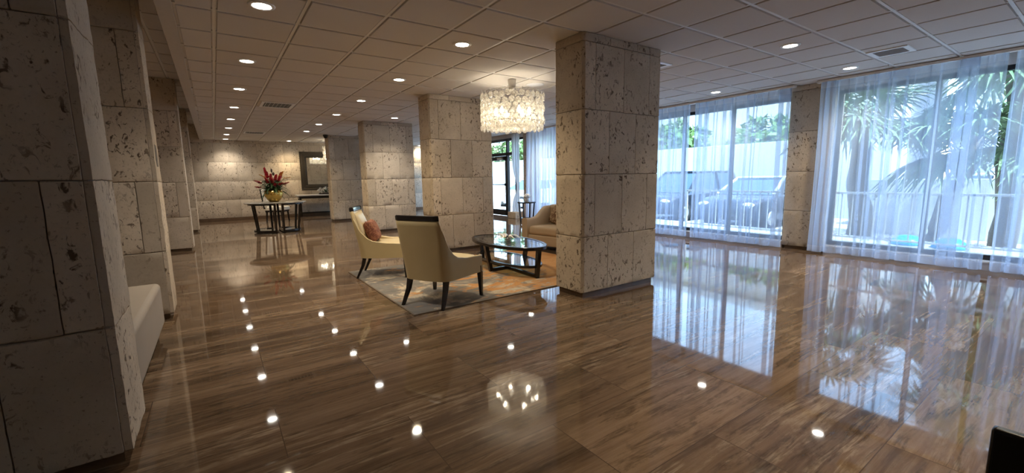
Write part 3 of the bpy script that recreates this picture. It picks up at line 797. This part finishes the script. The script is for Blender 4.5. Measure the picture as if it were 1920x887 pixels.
m = MB(); oval_ring(m, .70, .30, .035, .125, .155); m.build('shelf_rim', WOOD, t, auto=40)
m = MB(); m.lathe([(.0005, .143), (1, .143), (1, .150), (.0005, .150)], 64, sx=.268, sy=.668); m.build('glass_shelf', TABLEGLASS, t, auto=40)
for dx, dy in ((1, 0), (-1, 0), (0, 1), (0, -1)):
    e = (.335, .735)
    m = MB(); m.bar((dx*.335, dy*.735, .36), (dx*.262, dy*.69, .0), .052, .046); m.build('leg', WOOD, t)
m = MB(); m.bar((-.262, 0, .022), (.262, 0, .022), .044, None, .034); m.bar((0, -.69, .022), (0, .69, .022), .044, None, .034); m.build('cross_stretcher', WOOD, t)
# silver branch-shaped bowl on the table
random.seed(11)
m = MB()
for k in range(26):
    a = 2*PI*k/26+random.uniform(-.1, .1); L = random.uniform(.10, .24); w_ = random.uniform(.018, .034); zz = random.uniform(.02, .075)
    base = Vector((0, 0, .006)); dirv = Vector((math.cos(a)*.62, math.sin(a)*1.15, 0)); sd = Vector((-dirv.y, dirv.x, 0)).normalized()
    rows = []
    for q in range(6):
        u = q/5; c = base+dirv*L*u+Vector((0, 0, zz*math.sin(PI*u*.8)+.004)); ww = w_*math.sin(PI*(.1+.88*u))+.001
        rows.append([c-sd*ww, c+Vector((0, 0, .006)), c+sd*ww, c+Vector((0, 0, -.002))])
    m.loft(rows, True, True, True)
m.lathe([(.0005, .0), (.05, 0), (.055, .006), (.03, .012), (.0005, .012)], 18)
tag(m.build('leaf_bowl', SILVER, loc=(3.30, 4.86, RZ+.396)), 'silver leaf-shaped centrepiece on the oval coffee table', 'centrepiece')

# side table with white pot
def round_table(t, r, h, nl, rb_, mat, glass, wleg=.03):
    m = MB(); m.lathe([(r-.03, h-.035), (r, h-.035), (r, h-.004), (r-.004, h), (r-.03, h)], 40, caps=False); m.build('table_rim', mat, t, auto=40)
    m = MB(); m.lathe([(.0005, h-.012), (r-.028, h-.012), (r-.028, h-.002), (.0005, h-.002)], 40); m.build('table_top', glass, t, auto=40)
    for k in range(nl):
        a = 2*PI*k/nl+.5; m = MB(); m.bar((r*.9*math.cos(a), r*.9*math.sin(a), h-.03), (rb_*math.cos(a), rb_*math.sin(a), 0), wleg); m.build('leg', mat, t)
t = thing('side_table', 'small round dark side table near the window drape beside the glass door', 'side table', (7.22, 9.66, 0))
round_table(t, .26, .58, 4, .19, WOOD, TABLEGLASS)
m = MB(); m.lathe([(.12, .10), (.19, .10), (.19, .125), (.12, .125)], 32, caps=False); m.build('low_ring', WOOD, t, auto=40)
t = thing('flower_pot', 'white round flower head in a small glass pot on the side table', 'flower pot', (7.24, 9.66, .58))
m = MB(); m.lathe([(.0005, 0), (.05, 0), (.06, .02), (.06, .09), (.055, .10), (.05, .09), (.0005, .085)], 20); m.build('pot', SILVER, t)
m = MB(); m.sphere((0, 0, .145), (.085, .085, .065), 14, 8)
for k in range(60):
    a = random.uniform(0, 2*PI); b = random.uniform(-.2, 1.4); m.sphere((.085*math.cos(a)*math.cos(b), .085*math.sin(a)*math.cos(b), .145+.065*math.sin(b)), .02, 6, 4)
m.build('blossom', WHITEP, t)

# upholstered bench between the two nearest left pillars
t = thing('bench', 'long pale upholstered bench between the two nearest left pillars', 'bench', (-.80, 3.74, 0))
m = MB(); m.box((0, 0, .275), (.72, 1.52, .35), .035, 4); m.build('seat', BENCH, t)
m = MB(); m.box((0, 0, .085), (.66, 1.46, .05), .006); m.build('base', WOOD, t)
for sx in (-1, 1):
    for sy in (-1, 1):
        m = MB(); m.bar((sx*.29, sy*.69, .07), (sx*.29, sy*.69, 0), .05, .04); m.build('leg', WOOD, t)

# black chair back at the lower right edge
t = thing('wooden_chair', 'black lacquered chair whose solid back shows in the lower right corner', 'chair', (1.26, -.14, 0), 0)
m = MB(); m.box((-.19, 0, .63), (.024, .46, .38), .006); m.build('backrest', LACQ, t)
m = MB(); m.box((.03, 0, .44), (.44, .46, .04), .01); m.build('seat', LACQ, t)
for sx, sy in ((-.19, -.2), (-.19, .2), (.22, -.2), (.22, .2)):
    m = MB(); m.bar((sx, sy, .45), (sx, sy, 0), .036, .03); m.build('leg', LACQ, t)

# ================================================================== FOYER TABLE, FLOWERS, CONSOLE, MIRROR
FT = Vector((1.25, 12.3, 0))
t = thing('foyer_table', 'round dark foyer table on two half-moon frames holding the flower vase', 'table', FT)
m = MB(); m.lathe([(.0005, .735), (.69, .735), (.70, .742), (.70, .754), (.69, .76), (.0005, .76)], 56); m.build('table_top', GREYSTONE, t, auto=40)
for sx in (-1, 1):
    def arc(r, n=16): return [(sx*(.085+r*math.sin(PI*k/n)), -r*math.cos(PI*k/n)) for k in range(n+1)]
    for r, z, hh in ((.52, .715, .04), (.43, .05, .05)):
        a = arc(r); f = MB()
        for p, q in zip(a, a[1:]): f.bar((*p, z), (*q, z), .035, None, hh)
        f.bar((*a[0], z), (*a[-1], z), .035, None, hh)
        f.build('half_frame', WOOD, t)
    g = MB(); a = arc(.42); g.prism(a if sx > 0 else a[::-1], .062, .07); g.build('glass_shelf', TABLEGLASS, t)
    for q in (0, .3, .7, 1):
        ang = PI*q
        m = MB(); m.bar((sx*(.085+.52*math.sin(ang)), -.52*math.cos(ang), .72), (sx*(.085+.43*math.sin(ang)), -.43*math.cos(ang), 0), .052, .044); m.build('leg', WOOD, t)

fa = thing('flower_arrangement', 'tropical red and orange flowers in a ribbed gold vase on the foyer table', 'flowers', FT+Vector((-.03, 0, .76)))
m = MB(); prof = [(.0005, 0), (.10, 0), (.11, .012), (.15, .06), (.20, .14), (.215, .20), (.205, .26), (.175, .295), (.165, .305), (.155, .295), (.15, .25), (.0005, .2)]
m.lathe(prof, 96, rib=lambda a, z: 1+.035*abs(math.cos(6*a))-.02); m.build('vase', GOLD, fa)
def leaf_mesh(m, base, dirv, L, w_, droop, n=8, fold=.2):
    base = Vector(base); dirv = Vector(dirv).normalized(); sd = dirv.cross(Vector((0, 0, 1)))
    sd = sd.normalized() if sd.length > .01 else Vector((1, 0, 0)); rows = []
    for q in range(n+1):
        u = q/n; c = base+dirv*L*u+Vector((0, 0, -droop*L*u*u)); ww = w_*math.sin(PI*min(1, .06+.94*u)**.8)+.0008
        rows.append([c-sd*ww+Vector((0, 0, fold*ww)), c, c+sd*ww+Vector((0, 0, fold*ww)), c-Vector((0, 0, .002))])
    m.loft(rows, True, True, True)
random.seed(5)
for k in range(22):
    a = 2*PI*k/22+random.uniform(-.15, .15); e = random.uniform(.15, 1.2)
    m = MB(); leaf_mesh(m, (.07*math.cos(a), .07*math.sin(a), .28), (math.cos(a), math.sin(a), e), random.uniform(.30, .46), random.uniform(.020, .04), random.uniform(.25, .9)); m.build('leaf', LEAF, fa)
m = MB()
for k in range(260):
    a = random.uniform(0, 2*PI); r = random.uniform(.03, .30); z = random.uniform(.28, .54)
    leaf_mesh(m, (r*math.cos(a)*.5, r*math.sin(a)*.5, z), (math.cos(a), math.sin(a), random.uniform(-.1, 1)), random.uniform(.08, .2), .024, .5, 4)
m.build('foliage', LEAF, fa)
def bloom(name, base, dirv, L, mat, n=18, w_=.046, spread=.62):
    m = MB(); base = Vector(base); d = Vector(dirv).normalized()
    for k in range(n):
        u = k/(n-1); a = k*2.4; s1 = d.cross(Vector((.3, .9, .1))).normalized(); s2 = d.cross(s1)
        c = base+d*L*u*.8; o_ = (s1*math.cos(a)+s2*math.sin(a)); leaf_mesh(m, c, d*1.+o_*spread*(1.3-u), L*.36, w_*(1.1-.5*u), .05, 4)
    m.build(name, mat, fa)
V = lambda *p: Vector(p)
def stem(p0, p1):
    m = MB(); m.tube([p0, (Vector(p0)+Vector(p1))/2+Vector((.01, 0, .02)), p1], .006, 6); m.build('stem', LEAF, fa)
for p, dv, L, mt in (((-.10, -.04, .58), (-.25, -.1, 1), .26, REDP), ((-.03, .0, .50), (.0, 0, 1), .2, REDP), ((.16, -.04, .56), (.3, -.1, 1), .18, REDP), ((-.24, -.05, .46), (-1, -.1, .5), .18, REDP), ((.22, -.06, .42), (1, -.3, .5), .16, REDP),
                     ((.02, -.14, .38), (.1, -1, .6), .15, REDP), ((.05, -.10, .52), (.2, -.4, 1), .17, REDP), ((-.10, -.08, .46), (-.5, -.5, 1), .16, REDP), ((-.26, .02, .36), (-1, 0, .2), .13, REDP), ((.13, -.17, .42), (.5, -1, .4), .15, REDP), ((-.02, -.16, .46), (-.1, -.8, .8), .16, REDP), ((.12, -.12, .50), (.3, -.5, 1), .16, REDP)):
    stem((0, 0, .22), p); bloom('red_bloom', p, dv, L, mt)
for p, dv in (((-.15, -.06, .60), (-.8, -.3, .5)), ((.25, -.06, .58), (1, -.3, .2)), ((.17, -.1, .62), (.4, -.4, .8))):
    stem((0, 0, .22), p); bloom('orange_bloom', p, dv, .16, ORANGEP, 7, .045, .35)
m = MB(); m.sphere((.0, 0, .78), (.022, .022, .05)); m.sphere((.035, .01, .70), (.028, .028, .045)); m.tube([(.0, 0, .3), (.0, 0, .75)], .005, 6); m.build('seed_pod', plain('dark_pod', (.05, .03, .02), .6), fa)

# pale chair by the far wall
t = thing('side_chair', 'ivory upholstered chair with dark legs behind the foyer table', 'chair', (1.60, 15.5, 0), face(1, -.6))
m = MB(); m.box((0, .02, .42), (.52, .54, .13), .035, 3); m.build('seat', WHITEUP, t)
m = MB(); m.box((0, 0, .34), (.50, .52, .06), .008); m.build('seat_frame', WOOD, t)
m = MB(); m.box(None, (.52, .09, .60), .03, 3, mat=Matrix.Translation((0, -.26, .74)) @ Matrix.Rotation(.12, 4, 'X')); m.build('backrest', WHITEUP, t)
m = MB(); m.box(None, (.53, .03, .63), .008, 2, mat=Matrix.Translation((0, -.315, .73)) @ Matrix.Rotation(.12, 4, 'X')); m.build('back_panel', WOOD, t)
for sx in (-1, 1):
    for sy in (-1, 1):
        m = MB(); m.bar((sx*.22, sy*.22, .35), (sx*.23, sy*.24, 0), .045, .03); m.build('leg', WOOD, t)

t = thing('console_table', 'white marble topped console table with dark base under the framed mirror', 'console table', (3.6, 16.74, 0))
m = MB(); m.box((0, 0, .765), (2.5, .46, .05), .008); m.build('table_top', MARBLE, t)
m = MB(); m.box((0, 0, .695), (2.36, .38, .09), .006); m.build('apron', WOOD, t)
for sx in (-1, 1):
    for sy in (-1, 1):
        m = MB(); m.bar((sx*1.14, sy*.15, .66), (sx*1.14, sy*.15, 0), .06, .05); m.build('leg', WOOD, t)
m = MB(); m.box((0, .15, .13), (2.24, .04, .05), .005); m.build('stretcher', WOOD, t)

t = thing('wall_mirror', 'large mirror in a wide carved dark bronze frame on the far wall', 'mirror', (3.6, YF, 0))
m = MB(); x0, x1, z0, z1 = -1.0, 1.0, .93, 2.32
for w0, dep in ((0, .035), (.04, .06), (.085, .045), (.13, .065), (.175, .03)):
    a = w0; b = w0+.045
    for bx_ in ((x0+a, x1-a, z1-b, z1-a), (x0+a, x1-a, z0+a, z0+b), (x0+a, x0+b, z0+b, z1-b), (x1-b, x1-a, z0+b, z1-b)):
        m.b2(bx_[0], bx_[1], -dep, -.004, bx_[2], bx_[3], .008)
m.build('mirror_frame', BRONZE, t)
m = MB(); m.b2(x0+.2, x1-.2, -.02, -.006, z0+.2, z1-.2); m.build('mirror_glass', MIRROR, t)

t = thing('orchid_arrangement', 'white orchids with dark leaves on the console below the mirror', 'flowers', (3.32, 16.62, .79))
m = MB(); m.lathe([(.0005, 0), (.16, 0), (.18, .03), (.17, .06), (.0005, .05)], 24, sx=1.4, sy=.7); m.build('bowl', BRONZE, t)
random.seed(3)
for k in range(16):
    a = random.uniform(0, 2*PI); m = MB(); leaf_mesh(m, (.05*math.cos(a), .03*math.sin(a), .05), (math.cos(a), .5*math.sin(a), random.uniform(.2, .9)), random.uniform(.18, .3), .04, .25, 6); m.build('leaf', LEAF, t)
for k in range(24):
    a = random.uniform(0, 2*PI); r = random.uniform(.03, .34); c = Vector((r*math.cos(a), r*.4*math.sin(a)-.03, random.uniform(.12, .26)-r*.2))
    m = MB()
    for q in range(5): leaf_mesh(m, c, (math.cos(q*1.257), -.3, math.sin(q*1.257)), .06, .026, .1, 4)
    m.sphere(c+Vector((0, -.01, 0)), .012, 8, 6); m.build('orchid_bloom', WHITEP, t)

# ================================================================== CURTAINS
def fold_path(y0, y1, x, seed, lam=.15, amp=.045, over=.018):
    rnd = random.Random(seed); pts = []; y = y0
    while y < y1-.02:
        L = min(rnd.choice((.10, .13, .17, .22))*rnd.uniform(.85, 1.2)*lam/.15, y1-y)
        A = amp*rnd.uniform(.6, 1.25); ov = over*rnd.uniform(.3, 1.5); K = 14
        for k in range(K):
            u = k/K; ph = 2*PI*u
            pts.append((y+L*u+ov*math.sin(2*ph)-ov*.5*math.sin(ph), x-A*.5*(1-math.cos(ph))**1.25*.85, rnd.random()))
        y += L
    pts.append((y1, x, 0)); return pts
def curtain(label, y0, y1, seed, x=7.70, mat=None, z0=.035, z1=2.60, group='sheer curtain panels', lam=.15, amp=.075, over=.036, tie=None):
    t = thing('sheer_curtain', label, 'curtain', (0, 0, 0), 0, group)
    path = fold_path(y0, y1, x, seed, lam, amp, over); n = len(path); yc = (y0+y1)/2
    rnd = random.Random(seed+100)
    def pt(i, z):
        yy, xx, _ = path[i]; u = (z1-z)/(z1-z0); s_ = .45+.65*u
        dx = (xx-x)*s_+.008*math.sin(yy*9+z*2.)+.004*math.sin(z*5+i*.3); dy = .010*math.sin(z*1.7+yy*5)*u
        Y = yy+dy
        if tie:
            zt, wt = tie; k = math.exp(-((z-zt)/.45)**2) if z > zt else math.exp(-((z-zt)/.30)**2)
            Y = Y*(1-k*wt)+(y0+.06)*k*wt; 
        return Vector((x+dx, Y, z))
    def sheet(za, zb, K, dx=0.):
        m = MB(); R = [[m.bm.verts.new(pt(i, za+(zb-za)*k/K)+Vector((dx, 0, 0))) for i in range(n)] for k in range(K+1)]
        for a, b in zip(R, R[1:]):
            for i in range(n-1): m.face([a[i], a[i+1], b[i+1], b[i]], True)
        return m
    M_ = mat or SHEER
    sheet(z0, z1, 24 if tie else 12).build('cloth', M_, t, fix=False)
    sheet(z0+.002, z0+.10, 2, -.003).build('hem', HEM if mat is None else mat, t, fix=False)
    sheet(z1-.09, z1, 1, -.003).build('heading', HEM if mat is None else mat, t, fix=False)
    return t
curtain('sheer curtain panel right of the window-wall pillar, in front of the palms', .93, 2.78, 1)
curtain('sheer curtain panel at the right edge of the picture', -1.5, .87, 2)
curtain('sheer curtain panel left of the window-wall pillar, in front of the dark car', 3.22, 4.86, 3)
curtain('sheer curtain panel just right of the nearest middle pillar', 4.97, 6.4, 4)
curtain('closed pale drape between the nearest and second middle pillars', 8.1, 10.24, 5, mat=make_sheer('drape_voile', .62, (.80, .84, .92)), lam=.13)
curtain('pale tied-back curtain beside the glass door', 10.68, 11.06, 6, mat=DRAPE, tie=(.95, .72), lam=.09, amp=.04, x=7.74)
m = MB()
for a, b in ((-1.6, 2.85), (3.15, 6.5), (7.5, 10.3)): m.b2(7.66, 7.73, a, b, 2.60, 2.635, .004)
tag(m.build('trim_3', WHITE), 'white curtain track along the top of the window wall', 'curtain track', None, 'structure')

# ================================================================== OUTSIDE
def struct(o, label, cat): return tag(o, label, cat, None, 'structure')
m = MB(); m.b2(XW+.3, 10.6, -14, 40, -.15, -.02)
struct(m.build('terrace', PAVING), 'sunlit paved strip outside the windows', 'pavement')
m = MB(); m.b2(10.6, 60, -40, 70, -.5, -.28)
struct(m.build('parking_lot', CONCRETE), 'bright concrete parking lot beyond the railing', 'ground')
m = MB(); m.b2(17.2, 17.6, 4.2, 40, -.28, 2.42, .01)
struct(m.build('boundary_wall', WHITEWALL), 'tall white boundary wall behind the parked cars', 'wall')
m = MB(); m.b2(13.6, 13.9, -14, 4.1, -.28, 1.06, .01)
struct(m.build('parapet_wall', WHITEWALL), 'low white parapet wall beyond the palms', 'wall')
m = MB(); m.b2(24, 36, -20, 4, -.28, 9)
for k in range(8):
    m.b2(23.9, 24.0, -18+k*2.8, -16.6+k*2.8, 1.2, 2.6); m.b2(23.9, 24.0, -18+k*2.8, -16.6+k*2.8, 4.2, 5.6)
tag(m.build('building', plain('far_building', (.45, .46, .48), .8)), 'grey building beyond the parapet and palms', 'building')
t = thing('railing', 'thin metal railing with vertical bars outside the windows', 'railing', (9.45, 0, 0))
m = MB(); m.b2(-.02, .02, -10, 6.1, .86, .90, .004); m.build('top_rail', RAILM, t)
m = MB(); m.b2(-.015, .015, -10, 6.1, .07, .10, .003); m.build('bottom_rail', RAILM, t)
bar = MB(); bar.b2(-.009, .009, -.009, .009, .1, .86); b0 = bar.build('baluster', RAILM, t); b0.location = (0, -1.2, 0)
for k in range(1, 45):
    c = b0.copy(); C.objects.link(c); c.location = (0, -1.2+k*.16, 0)
for y in (-2.5, -.6, 1.3, 3.2, 5.1, 6.1):
    m = MB(); m.b2(-.02, .02, y-.02, y+.02, -.02, .9, .003); m.build('post', RAILM, t)

def car(label, loc, rz, paint, roofpaint=None, suv=False, group='parked cars'):
    # local +X is the nose
    t = thing('car', label, 'car', loc, rz, group)
    L, W = 4.6, 1.84; hz = 1.66 if suv else 1.45
    secs = []   # (x, half width, z bottom, z shoulder)
    for x, hw, zs in ((-2.3, .74, .78), (-2.22, .84, .92), (-1.6, .90, 1.0), (-.6, .92, .98), (.6, .92, .96), (1.1, .91, .95), (1.8, .87, .86), (2.15, .80, .74), (2.3, .68, .60)):
        zb = .26 if abs(x) < 2.1 else .34
        secs.append([Vector((x, s_*hw*k, z)) for s_, k, z in ((-1, .94, zb), (-1, 1, .5*(zb+zs)), (-1, .98, zs-.06), (-1, .90, zs), (1, .90, zs), (1, .98, zs-.06), (1, 1, .5*(zb+zs)), (1, .94, zb))])
    m = MB(); m.loft(secs); m.build('body', paint, t, auto=35)
    xr, xf = (-2.15, 1.15)
    zsh = .95
    def cab(inset, z0, z1, extra): 
        return None
    # roof and pillars
    m = MB(); rx0, rx1 = (-1.75, .35) if suv else (-1.25, .25); hw = .66
    m.box(((rx0+rx1)/2, 0, hz-.03), (rx1-rx0+.1, hw*2, .07), .03, 3)
    for s_ in (-1, 1):
        m.bar((rx1, s_*hw, hz-.04), (xf, s_*.80, zsh), .06); m.bar((rx0, s_*hw, hz-.04), (xr+.1, s_*.80, zsh), .09); m.bar(((rx0+rx1)/2, s_*hw, hz-.04), ((rx0+rx1)/2, s_*.85, zsh), .06)
    m.build('roof', roofpaint or paint, t)
    m = MB()
    a = [Vector(p) for p in ((xf, -.78, zsh), (xf, .78, zsh), (rx1+.02, hw-.03, hz-.06), (rx1+.02, -hw+.03, hz-.06))]
    b = [Vector(p) for p in ((xr+.1, -.78, zsh), (xr+.1, .78, zsh), (rx0-.02, hw-.03, hz-.06), (rx0-.02, -hw+.03, hz-.06))]
    m.loft([b, a], True, True, False); m.build('windows', CARGLASS, t)
    for x in (-1.4, 1.42):
        for s_ in (-1, 1):
            m = MB(); m.lathe([(.0005, -.1), (.30, -.1), (.33, -.07), (.33, .07), (.30, .1), (.0005, .1)], 24, m=Matrix.Rotation(PI/2, 4, 'X')); wl = m.build('wheel', TYRE, t); wl.location = (x, s_*.80, .33)
            m = MB(); m.lathe([(.0005, -.11), (.19, -.108), (.20, -.09), (.20, .09), (.19, .108), (.0005, .11)], 18, m=Matrix.Rotation(PI/2, 4, 'X')); m.build('hub', METAL, wl)
    for s_ in (-1, 1):
        m = MB(); m.sphere((2.12, s_*.62, .70), (.10, .17, .08)); m.build('headlight', WHITE, t)
        m = MB(); m.box((.95, s_*1.0, 1.03), (.12, .18, .13), .03); m.build('side_mirror', paint, t)
    m = MB(); m.box((2.24, 0, .52), (.08, .9, .16), .02); m.build('grille', BLACKP, t)
    m = MB(); m.box((2.28, 0, .36), (.06, 1.3, .12), .02); m.build('bumper', BLACKP, t)
GZ = -.28
car('dark parked car with pale roof behind the sheer panel left of the window-wall pillar', (13.7, 6.3, GZ), PI, CARDARK, CARWHITE)
car('grey parked sport utility car behind the gap in the left sheers', (13.9, 9.0, GZ), PI, CARDARK, None, True)
car('dark parked car farthest left behind the sheers', (13.6, 11.7, GZ), PI, CARGREY)
car('pale parked car seen through the glass entrance door', (13.6, 17.6, GZ), PI, CARWHITE)
car('white car showing above the low parapet wall behind the palms', (16.0, 2.3, GZ), PI/2, CARWHITE)

def fan_leaf(m, base, dirv, pet, R, rnd):
    base = Vector(base); d = Vector(dirv).normalized()
    tip = base+d*pet+Vector((0, 0, -.10*pet)); m.tube([base, base+d*pet*.5, tip], [.018, .013, .009], 5)
    s1 = d.cross(Vector((0, 0, 1))).normalized(); up_ = s1.cross(d).normalized()
    N = 24
    for k in range(N):
        a = (k/(N-1)-.5)*PI*1.45; dv = d*math.cos(a)+s1*math.sin(a)+up_*.12*rnd.uniform(-1, 1); L = R*(1-.20*abs(a)/1.6)*rnd.uniform(.9, 1.05)
        sd = (-d*math.sin(a)+s1*math.cos(a)); rows = []
        for q in range(6):
            u = q/5; c = tip+dv*L*u+Vector((0, 0, -.42*L*u**2.4)); ww = .026*(1-u)**.6*(.5+.9*min(1, u*3))+.001
            rows.append([c-sd*ww+up_*.008, c-up_*.004, c+sd*ww+up_*.008])
        for A, B in zip(rows, rows[1:]):
            va = [m.bm.verts.new(p) for p in A]; vb = [m.bm.verts.new(p) for p in B]
            m.face([va[0], va[1], vb[1], vb[0]], True); m.face([va[1], va[2], vb[2], vb[1]], True)
def palm(label, p0, p1, seed, nl=22, R=.75, r0=.13):
    rnd = random.Random(seed)
    t = thing('fan_palm', label, 'palm tree', p0, 0, 'fan palms outside'); top = Vector(p1)-Vector(p0)
    m = MB(); pts = [top*(k/10)+Vector((.03*math.sin(k), .03*math.cos(k*1.3), 0)) for k in range(11)]
    m.tube(pts, [r0*(1.25-.4*k/10)*(1.06 if k % 2 else .97) for k in range(11)], 12); m.build('trunk', BARK, t)
    for k in range(nl):
        a = k*2.399+rnd.uniform(-.3, .3); e = rnd.uniform(-.75, 1.1)
        m = MB(); fan_leaf(m, top+Vector((.05*math.cos(a), .05*math.sin(a), 0)), (math.cos(a), math.sin(a), e), rnd.uniform(.45, .85), R*rnd.uniform(.85, 1.1), rnd); m.build('frond', PALM, t, fix=False)
palm('fan palm with a thick upright trunk close to the window-wall pillar', (10.9, 3.06, -.28), (10.9, 3.24, 2.4), 21, 24, .85, .17)
palm('fan palm with a leaning trunk behind the middle of the right sheers', (11.0, 2.08, -.28), (11.1, 1.55, 1.85), 22, 26, .85, .12)
palm('fan palm at the right edge behind the sheers', (11.4, .75, -.28), (11.3, .25, 2.0), 23, 24, .85, .12)
palm('tall fan palm whose fronds fill the top of the right window', (12.0, 1.2, -.28), (11.9, 1.3, 3.2), 24, 26, .95, .15)

def tree(name, label, loc, h, rad, seed, n=1500, group='trees beyond the white wall', trunk=True):
    rnd = random.Random(seed); t = thing(name, label, 'tree' if trunk else 'hedge', loc, 0, group)
    m = MB()
    for k in range(n):
        v_ = Vector((rnd.gauss(0, 1), rnd.gauss(0, 1), rnd.gauss(0, 1))).normalized()*rnd.uniform(.55, 1.05)
        c = Vector((v_.x*rad[0], v_.y*rad[1], h+v_.z*rad[2])); c += noise.noise_vector(c*.8)*.5
        a = Vector((rnd.gauss(0, 1), rnd.gauss(0, 1), rnd.gauss(0, 1))).normalized(); b = a.cross(v_).normalized(); s_ = rnd.uniform(.12, .25)
        m.face([m.bm.verts.new(c+q) for q in (a*s_, b*s_*.5, -a*s_, -b*s_*.5)])
    m.build('crown', TREE, t, fix=False)
    m = MB(); m.tube([(0, 0, -.2), (.1, .05, h*.5), (0, 0, h)], [.2, .15, .08], 8)
    for k in range(5): m.tube([(0, 0, h*.6), (rad[0]*.5*math.cos(k*1.3), rad[1]*.5*math.sin(k*1.3), h+.2)], [.07, .03], 6)
    m.build('trunk', BARK, t)
for i, (x, y, h, r) in enumerate(((19.9, 8.9, 2.7, (1.4, 1.9, 1.2)), (19.9, 13.6, 2.9, (1.4, 2.0, 1.3)), (19.9, 18.0, 3.3, (1.5, 2.1, 1.9)), (19.9, 22.6, 3.5, (1.5, 2.2, 2.0)), (20, 28.6, 3.6, (1.6, 2.6, 2.2)))):
    tree('leafy_tree', 'leafy green tree behind the white wall, ' + ['nearest, above the dark car roof', 'second, above the gap in the sheers', 'third, left of it', 'fourth, beyond the door transom', 'farthest'][i], (x, y, GZ), h, r, 40+i)
m = MB(); m.b2(23.2, 30, 5.5, 30, -.28, 5.4); m.b2(22.7, 30, 5.5, 30, 5.4, 5.8)
tag(m.build('building', plain('pale_building', (.62, .63, .65), .8)), 'pale building with a flat eave above the trees', 'building')
for i, (x, y) in enumerate(((9.85, 1.56), (9.9, 2.10))):
    m = MB(); m.lathe([(.0005, 0), (.22, 0), (.23, .02), (.20, .09), (.12, .155), (.0005, .175)], 28)
    tag(m.build('tub', BLUEP, loc=(x, y, -.02)), 'bright blue domed plastic cover on the ground behind the railing, ' + ['right one', 'left one'][i], 'cover', 'blue covers behind the railing')
t = thing('waste_bin', 'white wheeled bin outside the glass door', 'bin', (9.7, 15.4, -.02))
m = MB(); m.loft([[Vector((a*q, b*q, z)) for a, b in ((-1, -1), (1, -1), (1, 1), (-1, 1))] for z, q in ((.0, .24), (.9, .31), (.95, .33))], True, True, False); m.build('body', WHITE, t)
m = MB(); m.box((0, 0, .99), (.68, .70, .07), .025); m.build('lid', WHITE, t)
